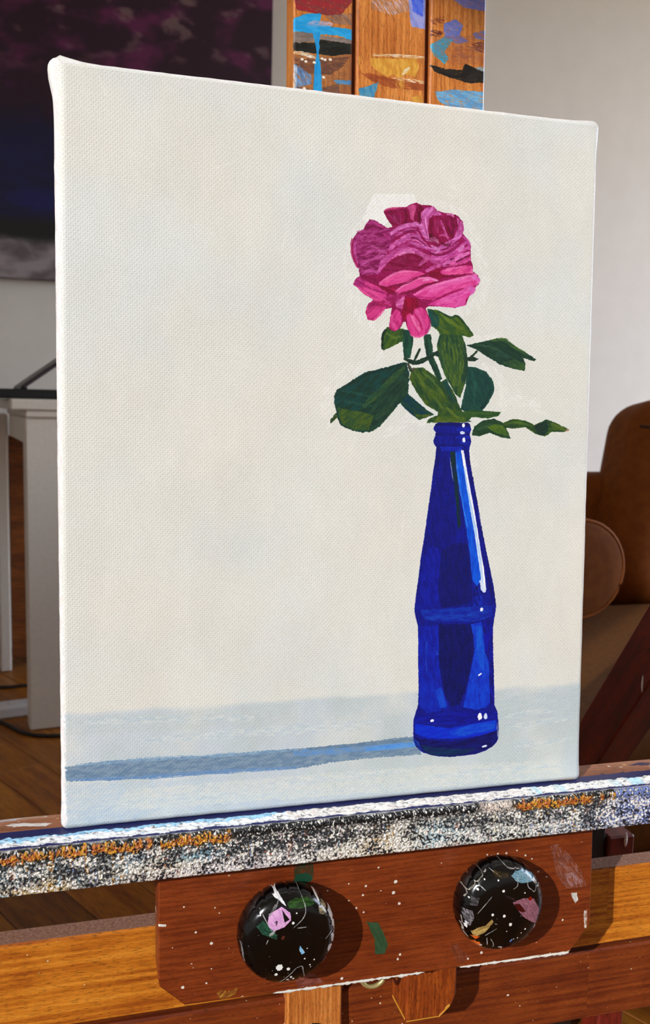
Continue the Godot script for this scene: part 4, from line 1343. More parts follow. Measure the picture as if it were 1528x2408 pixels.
	p.fp([996,287,1013,291,1025,303,1010,330,1001,311],[110,0,44],[130,10,66],60,1,0,1.2)
	p.fp([1011,310,1028,296,1050,292,1061,302,1078,314,1047,316,1035,328,1033,357,1038,389,1017,361,1010,336],[214,112,184],[180,70,140],-60,1,0,1.2)
	p.st([1016,307,1015,338,1026,377],4.88,[150,30,104],[190,80,150],0.8,0.3)
	p.st([1020,311,1019,338,1029,377],4.88,[232,150,210],[190,80,150],0.8,0.3)
	p.st([1023,314,1022,338,1032,377],4.88,[150,30,104],[190,80,150],0.8,0.3)
	p.st([1027,318,1026,337,1035,376],4.88,[232,150,210],[190,80,150],0.8,0.3)
	p.st([1031,322,1030,337,1038,376],4.88,[150,30,104],[190,80,150],0.8,0.3)
	p.fp([1038,325,1053,317,1075,317,1086,327,1098,358,1108,389,1092,407,1074,408,1042,383,1033,360],[122,2,54],[146,10,74],70,1,0,1.2)
	p.fp([1052,330,1067,326,1072,345,1063,366,1054,358],[176,62,112],[150,30,88],80,0.8,0.3,1.2)
	p.st([1072,328,1088,364,1101,386],7.32,[214,112,184],[170,40,120],0.8,0.3)
	p.st([1068,373,1085,370,1098,378],7.32,[200,90,150],[160,40,110],0.8,0.3)
	p.st([1039,368,1044,382,1039,388],10.98,[84,0,34],[84,0,34],1,0)
	p.fp([1084,310,1119,310,1140,325,1143,343,1137,375,1114,384,1101,360,1091,330],[146,16,84],[120,2,56],75,1,0,1.2)
	p.st([1125,319,1132,341,1123,370,1114,382],12.2,[216,112,184],[186,76,150],0.85,0.25)
	p.st([1136,326,1140,349,1130,378],9.76,[200,92,166],[176,60,136],0.85,0.25)
	p.st([1090,310,1106,311,1113,317],7.32,[226,140,196],[200,90,160],0.8,0.2)
	p.st([1050,300,1028,306,1015,318],6.1,[226,140,206],[200,100,180],0.8,0.3)
	p.fp([897,484,915,458,951,436,1000,424,1024,434,1031,454,1013,472,976,475,939,482],[122,2,54],[140,20,76],10,1,0,1.2)
	p.fp([939,451,966,438,975,454,951,464],[150,60,100],[130,20,70],30,0.6,0.4,1.2)
	p.fp([920,401,956,393,999,396,1021,417,981,420,938,428,914,427],[150,20,90],[170,50,120],-15,1,0,1.2)
	p.fp([925,367,962,353,1004,346,1011,364,968,364,938,383,919,382],[176,60,134],[140,16,80],-20,1,0,1.2)
	p.st([919,379,937,365,962,353,1006,346,1019,369,1034,391],13.42,[222,124,196],[188,90,162],0.92,0.22)
	p.st([932,384,962,369,992,362,1011,381],7.32,[196,90,160],[162,56,126],0.92,0.22)
	p.st([950,388,977,375,1002,379,1021,400],7.32,[210,110,180],[176,76,146],0.92,0.22)
	p.st([914,424,938,403,974,385,1008,391,1033,408],14.64,[220,112,184],[186,78,150],0.92,0.22)
	p.st([978,397,1005,404,1030,411],9.76,[200,96,166],[166,62,132],0.92,0.22)
	p.st([885,488,902,456,938,430,981,420,1021,429],18.3,[218,104,176],[184,70,142],0.92,0.22)
	p.st([945,436,975,424,993,425],8.54,[232,140,196],[198,106,162],0.92,0.22)
	p.st([993,422,1027,434,1062,449,1081,453],14.64,[206,96,164],[172,62,130],0.92,0.22)
	p.st([1018,403,1049,415,1080,405,1111,385,1137,364],14.64,[222,120,196],[188,86,162],0.92,0.22)
	p.st([1036,389,1054,384,1066,396],12.2,[190,110,150],[156,76,116],0.92,0.22)
	p.st([1030,411,1061,420,1099,406,1130,387],10.98,[196,84,156],[162,50,122],0.92,0.22)
	p.st([1043,433,1077,436,1111,417,1155,385],15.86,[226,110,190],[192,76,156],0.92,0.22)
	p.st([1074,448,1105,429,1163,399],13.42,[214,90,170],[180,56,136],0.92,0.22)
	p.st([1081,459,1112,440,1165,414],14.64,[232,124,196],[198,90,162],0.92,0.22)
	p.st([1093,458,1131,445,1169,431],14.64,[226,96,170],[192,62,136],0.92,0.22)
	p.st([1006,461,1031,439,1024,431],12.2,[196,86,150],[162,52,116],0.92,0.22)
	p.st([1028,477,1056,463,1075,457],12.2,[206,90,160],[172,56,126],0.92,0.22)
	p.st([1142,369,1160,385,1165,408],10.98,[214,100,176],[180,66,142],0.92,0.22)
	p.st([1146,397,1130,413],9.76,[236,150,210],[202,116,176],0.92,0.22)
	p.st([1042,402,1068,414,1055,424],7.32,[226,140,200],[192,106,166],0.92,0.22)
	p.st([1080,428,1105,415,1133,395],5.49,[104,0,56],[130,10,76],0.8,0.25)
	p.st([1102,439,1118,434],5.49,[104,0,56],[130,10,76],0.8,0.25)
	p.st([1037,422,1062,429,1086,424],5.49,[104,0,56],[130,10,76],0.8,0.25)
	p.st([1090,456,1103,452],5.49,[104,0,56],[130,10,76],0.8,0.25)
	p.st([956,373,986,364,1008,364],5.49,[104,0,56],[130,10,76],0.8,0.25)
	p.st([1058,392,1067,403],5.49,[104,0,56],[130,10,76],0.8,0.25)
	p.st([1108,389,1092,407,1074,414],5.49,[104,0,56],[130,10,76],0.8,0.25)
	p.st([1122,445,1156,426],5.49,[104,0,56],[130,10,76],0.8,0.25)
	p.st([980,386,999,385,1030,405],5.49,[104,0,56],[130,10,76],0.8,0.25)
	p.fp([1031,482,1062,466,1078,468,1075,480,1107,486,1069,497,1044,490],[124,0,44],[140,4,56],-10,1,0,1.2)
	p.fp([1072,474,1106,459,1150,452,1173,453,1175,473,1138,480,1100,485,1078,482],[228,84,150],[206,52,130],-15,1,0,1.2)
	p.st([1078,476,1112,462,1157,455],9.76,[236,118,180],[224,90,160],0.7,0.4)
	p.fp([885,516,921,493,964,478,1007,478,1029,485,1001,496,964,515,916,526,891,527],[224,76,150],[212,60,136],-22,1,0,1.2)
	p.st([903,515,939,493,988,482],14.64,[238,100,160],[226,84,152],0.6,0.4)
	p.fp([934,539,964,515,1001,496,1044,492,1069,503,1026,515,989,534,952,545],[224,76,150],[214,64,140],-25,1,0,1.2)
	p.st([1019,504,1044,497,1068,502],8.54,[238,150,200],[224,110,180],0.8,0.3)
	p.fp([879,528,913,529,940,524,934,542,959,546,940,556,907,540],[164,14,76],[140,4,60],20,1,0,1.2)
	p.fp([989,545,1026,522,1069,506,1116,492,1163,480,1186,475,1200,493,1190,508,1139,520,1092,540,1052,557,1011,556],[226,80,158],[212,58,138],-22,1,0,1.2)
	p.st([1039,533,1091,510,1154,491,1189,484],19.52,[238,120,190],[230,100,176],0.6,0.4)
	p.st([1002,550,1045,553,1089,541,1139,521],7.32,[164,20,96],[190,40,116],0.7,0.3)
	p.fp([1036,572,1076,551,1123,529,1167,511,1187,513,1181,529,1155,550,1154,568,1118,577,1077,575],[222,72,156],[206,54,140],-24,1,0,1.2)
	p.st([1077,560,1123,540,1174,517],15.86,[236,124,196],[226,98,176],0.6,0.4)
	p.st([1045,564,1095,540,1148,519],6.1,[150,10,76],[170,30,100],0.7,0.3)
	p.fp([809,526,819,510,831,504,858,518,891,533,913,543,907,563,883,568,853,555,828,539],[216,66,142],[190,46,122],32,1,0,1.2)
	p.fp([809,526,819,510,831,504,846,516,837,533],[160,40,116],[140,24,96],40,0.7,0.3,1.2)
	p.st([843,533,874,545,901,555],15.86,[228,84,152],[218,70,144],0.7,0.3)
	p.fp([907,557,934,542,971,545,965,554,941,567,922,579,904,574],[186,54,126],[150,20,84],-10,1,0,1.2)
	p.fp([936,570,959,553,978,559,973,577,956,588,941,585],[214,104,170],[186,66,136],-30,1,0,1.2)
	p.fp([853,583,871,567,907,573,926,579,904,592,887,612,872,626,854,623,847,603],[208,58,130],[184,40,110],-45,1,0,1.2)
	p.fp([854,584,871,568,898,572,871,582,856,597],[136,18,78],[150,30,90],-30,0.8,0.2,1.2)
	p.fp([923,608,941,588,958,603,960,629,948,647,933,653,919,639],[212,58,136],[176,30,104],80,1,0,1.2)
	p.fp([965,554,1002,555,1011,575,993,590,984,605,972,608,966,623,956,603,959,589],[156,2,52],[128,0,44],80,1,0,1.2)
	p.fp([972,605,984,597,990,607,996,586,1015,580,1031,588,1042,614,1043,634,1032,658,1013,667,988,663,975,642],[216,62,138],[200,48,124],80,1,0,1.2)
	p.st([1002,588,1012,615,1031,640],14.64,[226,100,166],[214,70,146],0.7,0.3)
	p.st([984,605,1000,624,1013,649],12.2,[240,130,180],[226,96,160],0.75,0.3)
	p.st([995,599,1012,621,1022,646],6.1,[164,10,76],[180,30,96],0.8,0.2)
	p.st([929,602,926,627,936,647],10.98,[230,100,166],[214,70,146],0.6,0.3)
	p.st([887,523,915,499,958,481,1007,480],6.1,[244,138,190],[226,120,172],0.7,0.3)
	p.st([936,539,970,516,1007,498,1044,494],6.1,[246,150,198],[228,132,180],0.7,0.3)
	p.st([994,546,1038,522,1094,503,1170,481],7.32,[248,150,208],[230,132,190],0.6,0.3)
	p.st([1170,484,1192,490,1191,503],12.2,[226,130,204],[208,112,186],0.7,0.3)
	p.st([1161,518,1180,520,1168,536],12.2,[224,120,200],[206,102,182],0.7,0.3)
	p.st([1124,549,1149,556,1118,572],14.64,[230,104,180],[212,86,162],0.6,0.3)
	p.st([1064,569,1095,559,1124,561],9.76,[240,120,184],[222,102,166],0.5,0.3)
	p.st([916,526,964,515,1001,497,1032,486],7.32,[120,0,56],[102,0,38],0.75,0.3)
	p.st([952,544,989,534,1029,515,1071,504],7.32,[124,0,58],[106,0,40],0.75,0.3)
	p.st([816,513,840,526,873,539,913,547],6.1,[150,20,96],[132,2,78],0.6,0.3)
	p.st([832,502,861,512,885,516],17.08,[130,10,70],[112,0,52],0.7,0.3)
	p.st([891,527,913,537,940,548],12.2,[116,0,48],[98,0,30],0.7,0.3)
	p.st([907,564,883,568,850,553,825,538],6.1,[236,96,160],[218,78,142],0.7,0.3)
	p.st([862,579,892,578,916,582],10.98,[150,20,84],[132,2,66],0.6,0.3)
	p.st([872,624,889,609,904,593],7.32,[236,100,160],[218,82,142],0.7,0.3)
	p.st([953,601,960,620,951,643],6.1,[140,10,72],[122,0,54],0.7,0.3)
	p.st([1040,605,1044,631,1032,657],8.54,[176,30,110],[158,12,92],0.7,0.3)
	p.st([982,659,1004,666,1028,659],7.32,[240,110,170],[222,92,152],0.6,0.3)
	p.st([1078,464,1106,458,1147,452],6.1,[140,6,76],[122,0,58],0.6,0.3)
	p.st([1075,485,1113,486,1157,478],8.54,[130,0,60],[112,0,42],0.7,0.3)
	p.st([1176,456,1174,471,1189,479],6.1,[240,150,206],[222,132,188],0.6,0.3)
	p.st([936,307,949,326,949,349],6.1,[170,60,120],[152,42,102],0.5,0.3)
	p.st([910,323,931,341,949,350],7.32,[160,50,110],[142,32,92],0.5,0.3)
	p.st([961,306,967,325,964,345],7.32,[104,0,46],[86,0,28],0.6,0.3)
	p.st([1004,308,1007,327,1007,344],9.76,[96,0,40],[78,0,22],0.7,0.3)
	p.st([1085,324,1096,349,1108,377],6.1,[104,0,50],[86,0,32],0.7,0.3)
	p.st([1047,333,1043,356,1051,378],9.76,[104,0,44],[86,0,26],0.6,0.3)
	p.st([1073,391,1089,398,1102,393],7.32,[90,0,40],[72,0,22],0.7,0.3)
	p.st([1110,323,1113,348,1107,371],8.54,[104,0,54],[86,0,36],0.6,0.3)
	p.st([841,373,868,360,895,367],7.32,[120,6,64],[102,0,46],0.6,0.3)
	p.st([859,347,883,356,904,364],6.1,[196,70,140],[178,52,122],0.6,0.3)
	p.st([818,386,836,396,830,419],8.54,[186,76,146],[168,58,128],0.5,0.3)
	p.st([860,405,884,415,905,411],7.32,[110,2,58],[92,0,40],0.6,0.3)
	p.st([845,423,866,416,890,426],6.1,[200,96,160],[182,78,142],0.5,0.3)
	p.st([895,378,910,385,920,396],7.32,[206,60,140],[188,42,122],0.5,0.3)
	p.st([824,447,848,451,869,444],7.32,[110,2,62],[92,0,44],0.6,0.3)
	p.st([837,482,861,473,882,477],7.32,[116,4,66],[98,0,48],0.6,0.3)
	p.fp([1074,912,1063,923,1061,931,1069,942,1065,956,1061,966,1064,977,1071,984,1069,1016,1063,1050,1057,1103,1048,1171,1038,1248,1028,1311,1021,1375,1015,1422,1011,1459,1010,1463,1012,1477,1015,1490,1022,1515,1024,1558,1025,1625,1028,1706,1027,1755,1018,1784,1013,1800,1013,1835,1014,1860,1020,1877,1030,1890,1043,1901,1068,1911,1094,1918,1129,1922,1146,1923,1184,1922,1220,1920,1249,1913,1273,1902,1286,1890,1292,1876,1293,1848,1290,1817,1287,1792,1277,1772,1274,1721,1272,1666,1267,1583,1266,1528,1269,1509,1273,1487,1275,1468,1276,1469,1272,1447,1267,1412,1254,1357,1234,1278,1218,1205,1205,1143,1192,1087,1179,1026,1176,991,1178,981,1182,967,1179,957,1177,944,1181,930,1178,921,1171,911],[6,14,124],[8,20,140],85,1,0,0.8)
	p.fp([1070,995,1110,994,1127,1116,1144,1249,1093,1302,1031,1447,1019,1406,1046,1221,1064,1079],[6,12,112],[8,16,128],85,0.9,0.1,1.2)
	p.fp([1033,1314,1064,1275,1093,1291,1090,1436,1079,1457,1023,1468,1018,1428,1020,1485],[10,26,164],[6,16,138],80,0.85,0.15,1.2)
	p.fp([1093,1291,1133,1270,1176,1271,1189,1347,1196,1439,1183,1455,1096,1464,1084,1409],[6,10,92],[8,14,106],85,0.9,0.05,1.2)
	p.fp([1081,979,1149,975,1155,991,1136,997,1087,995],[18,46,186],[10,30,160],-5,0.9,0.1,1.2)
	p.fp([1072,984,1083,982,1088,1026,1066,1050,1071,1016],[6,10,104],[6,12,116],85,0.9,0,1.2)
	p.fp([1114,997,1131,997,1138,1063,1148,1143,1154,1215,1145,1231,1136,1143,1124,1063],[8,46,42],[10,34,70],85,0.95,0.05,1.2)
	p.st([1115,1016,1119,1042,1126,1084],3.172,[150,160,170],[90,110,150],0.8,0.3)
	p.fp([1132,997,1148,994,1156,1026,1172,1111,1190,1191,1210,1283,1221,1348,1222,1386,1211,1402,1195,1385,1186,1315,1172,1228,1156,1153,1140,1068],[0,88,222],[0,72,206],82,1,0,1.2)
	p.st([1133,1002,1141,1063,1157,1143,1175,1223],6.1,[90,160,240],[40,120,232],0.6,0.3)
	p.fp([1149,992,1158,993,1165,1026,1178,1090,1194,1159,1207,1223,1220,1294,1232,1348,1241,1414,1232,1423,1224,1410,1222,1372,1212,1315,1198,1237,1183,1170,1169,1095,1156,1026],[250,250,252],[236,240,248],80,1,0,0.6)
	p.st([1161,1047,1172,1100,1187,1167,1201,1231,1216,1304,1226,1372,1232,1413],7.32,[150,196,240],[176,206,244],0.8,0.2)
	p.fp([1160,993,1175,991,1179,1026,1205,1143,1234,1278,1267,1412,1274,1464,1256,1441,1239,1359,1215,1250,1195,1156,1174,1052],[6,8,98],[8,14,124],82,0.9,0,1.2)
	p.st([1188,1116,1206,1191,1225,1272,1245,1359],6.1,[10,20,170],[8,16,150],0.6,0.3)
	p.st([1210,1178,1218,1207,1224,1234],2.684,[200,205,215],[150,160,190],0.7,0.5)
	p.fp([1201,1401,1218,1402,1223,1429,1212,1443,1201,1429],[6,8,92],[10,30,150],80,1,0,1.2)
	p.fp([1203,1431,1226,1429,1233,1457,1218,1467,1200,1461],[8,40,176],[4,20,130],60,1,0,1.2)
	p.fp([1218,1386,1225,1383,1241,1419,1232,1424,1223,1410],[196,214,244],[220,230,248],80,1,0,1.2)
	p.st([1066,919,1120,916,1177,917],9.76,[4,6,84],[6,10,100],0.9,0)
	p.st([1067,945,1120,948,1177,945],8.54,[4,6,84],[8,14,120],0.8,0.1)
	p.st([1067,977,1121,979,1175,975],8.54,[4,6,90],[8,14,120],0.8,0.1)
	p.st([1131,931,1154,931,1177,932],9.76,[16,44,186],[10,28,160],0.8,0.2)
	p.st([1132,955,1155,953,1178,954],8.54,[14,40,180],[10,28,160],0.8,0.2)
	p.st([1149,970,1167,973,1175,968],12.2,[16,50,190],[10,30,160],0.8,0.2)
	p.dot(1156,919,5.124,6.1,[246,248,252])
	p.dot(1153,941,7.93,4.88,[206,218,244])
	p.dot(1158,962,4.88,7.32,[236,242,252])
	p.fp([1028,1468,1195,1464,1262,1463,1264,1495,1225,1507,1190,1510,1046,1501],[12,58,180],[8,34,160],-3,0.85,0.2,1.2)
	p.st([1046,1491,1108,1493,1195,1489],10.98,[24,78,190],[14,60,180],0.6,0.4)
	p.fp([1024,1517,1086,1517,1093,1602,1101,1697,1126,1772,1085,1781,1031,1761,1026,1598],[8,22,150],[8,34,176],82,0.9,0.1,1.2)
	p.fp([1032,1666,1078,1696,1097,1776,1057,1784,1031,1755],[8,44,184],[8,30,166],75,0.8,0.3,1.2)
	p.st([1050,1562,1051,1626,1056,1667],4.88,[30,80,196],[16,50,180],0.7,0.4)
	p.fp([1080,1593,1093,1591,1092,1606,1082,1605],[14,70,200],[10,50,180],0,0.8,0.2,1.2)
	p.fp([1089,1513,1193,1517,1203,1552,1206,1594,1193,1656,1180,1716,1163,1761,1140,1769,1119,1745,1104,1697,1092,1629],[4,8,84],[6,12,100],85,1,0,1.2)
	p.fp([1193,1518,1228,1512,1236,1554,1242,1609,1255,1637,1262,1762,1249,1777,1219,1783,1172,1772,1183,1727,1196,1662,1207,1602,1201,1552],[6,62,204],[6,48,190],85,1,0,1.2)
	p.fp([1208,1525,1228,1523,1239,1609,1237,1664,1225,1644,1215,1608],[14,92,214],[10,76,206],85,0.85,0.15,1.2)
	p.st([1245,1609,1246,1637,1255,1659],8.54,[10,84,206],[8,60,190],0.7,0.3)
	p.st([1221,1677,1226,1732,1224,1774],7.32,[4,30,160],[8,50,190],0.6,0.3)
	p.fp([1231,1515,1265,1511,1267,1583,1272,1666,1277,1772,1262,1762,1256,1637,1242,1604],[6,10,110],[8,16,150],85,0.9,0,1.2)
	p.fp([1236,1548,1251,1549,1252,1604,1242,1604],[8,14,176],[6,12,150],85,0.8,0,1.2)
	p.fp([1081,1712,1101,1704,1120,1767,1097,1769],[12,76,206],[8,60,196],75,0.9,0.1,1.2)
	p.fp([1020,1787,1126,1783,1219,1784,1285,1794,1290,1817,1220,1826,1144,1823,1019,1811],[6,22,156],[4,12,132],-2,1,0,1.2)
	p.fp([1126,1792,1219,1784,1261,1804,1220,1822,1144,1820],[4,8,120],[6,16,150],-4,0.85,0.1,1.2)
	p.fp([1018,1811,1127,1834,1203,1825,1283,1818,1285,1852,1233,1864,1145,1868,1058,1859,1018,1841],[0,36,198],[0,48,200],-4,1,0,1.2)
	p.fp([1127,1844,1203,1828,1281,1821,1282,1844,1233,1855,1174,1861,1139,1856],[14,84,208],[6,62,204],-8,0.85,0.2,1.2)
	p.fp([1014,1851,1035,1860,1128,1876,1204,1871,1292,1851,1292,1877,1273,1902,1220,1920,1134,1922,1068,1911,1024,1885],[6,6,84],[8,14,106],-3,1,0,1.2)
	p.fp([1038,1877,1093,1891,1175,1902,1222,1902,1181,1919,1129,1920,1076,1912,1050,1898],[4,46,84],[6,34,80],-2,0.9,0.1,1.2)
	p.fp([1014,1855,1030,1869,1042,1895,1027,1884,1017,1871],[40,100,200],[10,50,160],40,0.8,0.3,1.2)
	p.dot(1227,1474,4.88,6.1,[226,234,250])
	p.st([1223,1470,1233,1473],3.66,[236,240,250],[236,240,250],1,0)
	p.st([1221,1677,1232,1670],5.49,[246,248,252],[246,248,252],1,0)
	p.dot(1229,1804,7.32,11.59,[250,250,252])
	p.dot(1248,1805,6.1,9.76,[206,220,248])
	p.dot(1073,1806,6.1,4.148,[248,250,252])
	p.st([1238,1900,1255,1897],6.1,[226,232,248],[226,232,248],1,0)
	p.st([1287,1828,1292,1879],4.88,[190,200,226],[120,140,190],0.7,0.4)

func paint_plate(q: Pic) -> void:
	q.fp([366,50,416,50,420,102,370,105],[28,52,34],[58,40,22],90,0.75,0.3,1.2)
	q.dot(392,105,23.1,15.75,[24,66,46])
	q.fp([564,245,595,251,612,283,625,315,616,340,590,340,587,295],[38,74,46],[48,84,56],70,0.95,0.05,1.2)
	q.fp([1084,97,1104,92,1145,129,1181,176,1204,228,1138,226,1110,186],[122,82,82],[150,116,120],62,0.6,0.5,1.2)
	q.fp([1129,182,1162,180,1193,215,1151,222],[176,150,160],[150,112,116],70,0.6,0.5,1.2)
	q.fp([1155,241,1173,241,1179,263,1170,273,1160,256],[216,214,208],[190,186,180],60,1,0,1.2)
	q.fp([1198,299,1209,298,1211,355,1202,345],[214,208,200],[150,110,90],85,0.9,0.3,1.2)
	q.fp([32,179,51,181,51,187,33,185],[228,226,222],[220,216,210],0,1,0,1.2)
	q.fp([175,380,187,376,214,380,230,369,222,393,188,401],[176,138,50],[130,80,30],-40,0.85,0.35,1.2)
	q.st([276,416,307,415,342,414],11,[232,170,76],[240,200,120],1,0)
	q.st([334,412,452,413,590,412,709,413],9,[238,236,230],[224,220,212],1,0.05)
	q.st([828,411,918,414,1032,416,1150,416,1169,408],10,[234,226,206],[220,206,180],1,0.1)
	q.st([709,413,824,413],4,[220,212,200],[200,186,170],0.9,0.3)
	q.st([1219,362,1169,411],4,[214,196,170],[170,120,90],0.8,0.3)
	q.fp([797,346,821,343,860,385,830,405,817,385],[120,76,70],[90,46,34],60,0.55,0.5,1.2)
	q.fp([372,359,428,368,454,395,384,402],[110,60,60],[140,92,96],-10,0.7,0.3,1.2)
	q.dot(640,144,5,5,[226,220,212])
	q.dot(635,174,4.5,4.5,[226,220,212])
	q.dot(652,206,4,4,[226,220,212])
	q.dot(559,146,3.2,3.2,[226,220,212])
	q.dot(552,170,3,3,[226,220,212])
	q.dot(555,217,2.6,2.6,[226,220,212])
	q.dot(659,349,3.4,3.4,[226,220,212])
	q.dot(653,361,3.4,3.4,[226,220,212])
	q.dot(501,392,4,4,[226,220,212])
	q.dot(123,212,3,3,[226,220,212])
	q.dot(162,246,4,4,[226,220,212])
	q.dot(94,142,2.4,2.4,[226,220,212])
	q.dot(170,154,2,2,[226,220,212])
	q.dot(928,101,3,3,[226,220,212])
	q.dot(953,102,3,3,[226,220,212])
	q.dot(909,105,3,3,[226,220,212])
	q.dot(1010,115,3,3,[226,220,212])
	q.dot(1002,136,2.6,2.6,[226,220,212])
	q.dot(897,100,2.4,2.4,[226,220,212])
	q.dot(1051,166,3,3,[226,220,212])
	q.dot(1077,184,2.6,2.6,[226,220,212])
	q.dot(946,214,2.4,2.4,[226,220,212])
	q.dot(535,203,3,3,[226,220,212])
	q.dot(514,180,2.4,2.4,[226,220,212])
	q.dot(1030,127,2.4,2.4,[226,220,212])
	q.dot(984,98,2.4,2.4,[226,220,212])
	q.dot(1134,317,3,3,[226,220,212])
	q.dot(854,390,3,3,[226,220,212])
	q.dot(893,378,4,4,[226,220,212])
	q.dot(92,352,4,4,[226,220,212])
	q.dot(150,350,2.6,2.6,[226,220,212])
	q.dot(241,402,4,4,[226,220,212])
	q.dot(457,146,2.2,2.2,[226,220,212])
	q.dot(513,134,2.2,2.2,[226,220,212])
	q.dot(1052,308,3,3,[226,220,212])
	q.dot(329,63,2.2,2.2,[226,220,212])
	q.dot(592,100,2.6,2.6,[226,220,212])

func paint_slats(a: Pic, b: Pic, c: Pic) -> void:
	a.fp([-2,368,155,347,115,398,81,405,7,402],[140,28,44],[120,40,50],10,0.9,0.15,1.2)
	a.fp([1,504,153,483,156,586,2,603],[104,72,60],[124,84,62],3,0.5,0.3,1.2)
	a.fp([73,406,148,390,149,421,98,420],[104,88,92],[130,110,110],20,0.7,0.4,1.2)
	a.fp([0,451,49,448,49,469,0,476],[120,114,112],[104,98,98],0,0.9,0.1,1.2)
	a.fp([64,452,150,450,150,463,64,464],[122,118,118],[100,96,98],5,0.9,0.2,1.2)
	a.fp([-1,422,30,407,67,402,65,417,61,428,149,428,150,454,103,447,66,449,0,450],[22,148,214],[40,160,222],4,0.97,0.05,1.2)
	a.st([32,431,61,425,94,423],14,[190,170,190],[130,150,190],0.8,0.3)
	a.fp([0,476,49,470,58,461,150,462,146,483,92,495,29,495,0,493],[20,22,20],[30,34,30],5,1,0.05,1.2)
	a.fp([1,510,54,509,136,491,118,518,89,539,10,542],[84,54,48],[104,66,52],0,0.8,0.25,1.2)
	a.fp([1,521,30,538,45,546,43,564,6,579],[92,150,214],[70,120,180],60,0.8,0.4,1.2)
	a.fp([6,575,48,577,110,556,117,591,7,602],[92,66,60],[110,74,60],0,0.85,0.25,1.2)
	a.fp([96,549,152,545,153,556,106,558],[76,140,190],[60,120,176],3,0.9,0.2,1.2)
	a.fp([46,447,64,445,61,496,67,526,70,596,47,598,51,521,56,491],[20,138,206],[34,150,214],88,0.97,0,1.2)
	a.st([1,498,25,498,54,504],9,[228,222,206],[200,190,170],0.9,0.45)
	a.dot(21,511,4,3,[228,222,208])
	a.dot(30,515,4,3,[228,222,208])
	a.dot(50,515,4,3,[228,222,208])
	a.dot(69,504,4,3,[228,222,208])
	a.dot(76,506,4,3,[228,222,208])
	a.dot(89,504,4,3,[228,222,208])
	a.dot(27,577,4,3,[228,222,208])
	a.dot(73,546,4,3,[228,222,208])
	a.dot(40,503,4,3,[228,222,208])
	a.fp([1,526,9,529,8,587,1,595],[170,190,214],[200,206,214],88,0.8,0.3,1.2)
	b.fp([31,343,129,330,126,369,88,383,36,375],[190,172,192],[150,120,110],50,0.75,0.55,1.2)
	b.fp([127,330,184,322,183,405,136,403,130,376],[150,158,224],[130,140,210],70,0.95,0.1,1.2)
	b.fp([133,329,166,325,164,376,139,368],[58,88,220],[80,110,226],60,0.9,0.15,1.2)
	b.fp([6,525,40,524,92,530,181,528,182,548,93,553,41,543],[150,68,34],[130,56,28],8,0.75,0.25,1.2)
	b.fp([34,488,148,477,158,494,146,520,123,515,110,527,92,520,75,527,57,519,35,505],[216,162,66],[200,140,50],85,0.95,0.12,1.2)
	b.st([39,481,104,475,183,471],7,[232,222,200],[210,180,130],0.8,0.4)
	b.st([114,517,127,504,133,499],8,[226,220,206],[220,200,150],0.8,0.2)
	b.st([91,529,132,529,185,530],8,[238,218,194],[210,170,120],0.9,0.5)
	b.fp([97,531,123,532,119,550,100,554],[206,150,60],[180,110,50],80,0.8,0.4,1.2)
	b.fp([5,562,28,555,55,541,48,566,42,582,8,588],[40,130,184],[70,150,190],60,0.9,0.2,1.2)
	b.fp([44,587,77,577,121,582,187,579,188,587,68,591],[216,166,72],[226,180,90],3,0.95,0.15,1.2)
	b.fp([139,567,164,559,171,578,137,584],[212,160,66],[190,130,50],60,0.9,0.2,1.2)
	b.fp([3,489,11,486,14,534,6,539],[210,150,60],[170,90,40],88,0.7,0.4,1.2)
	c.fp([40,317,148,302,150,342,86,341],[100,110,192],[120,120,190],8,0.9,0.2,1.2)
	c.fp([32,385,64,372,84,383,75,407,101,420,67,429,35,416],[86,106,192],[110,120,190],20,0.9,0.2,1.2)
	c.fp([109,399,152,384,153,411,116,411],[90,110,190],[120,100,140],20,0.85,0.3,1.2)
	c.fp([-2,441,35,416,58,421,36,451,48,466,37,480,10,463],[30,158,206],[60,150,190],40,0.95,0.2,1.2)
	c.fp([8,419,125,401,142,467,55,481,10,462],[140,90,80],[150,84,54],5,0.4,0.45,1.2)
	c.fp([0,379,35,367,34,384,3,392],[110,50,40],[90,40,36],10,0.6,0.6,1.2)
	c.fp([1,404,32,404,26,417,1,418],[80,30,34],[60,26,28],10,0.8,0.4,1.2)
	c.fp([106,424,153,407,145,441,117,438],[92,44,40],[110,60,60],10,0.75,0.4,1.2)
	c.fp([62,432,112,430,118,461,60,472],[130,74,60],[150,80,50],5,0.5,0.5,1.2)
	c.fp([0,486,38,491,83,489,91,473,147,488,148,511,103,518,48,510,11,501],[24,22,20],[38,34,30],6,1,0.08,1.2)
	c.fp([13,549,58,538,154,534,157,591,60,586,23,569],[78,148,206],[100,170,220],5,0.9,0.3,1.2)
	c.fp([115,479,156,467,152,484,124,486],[120,170,200],[150,110,80],10,0.7,0.4,1.2)

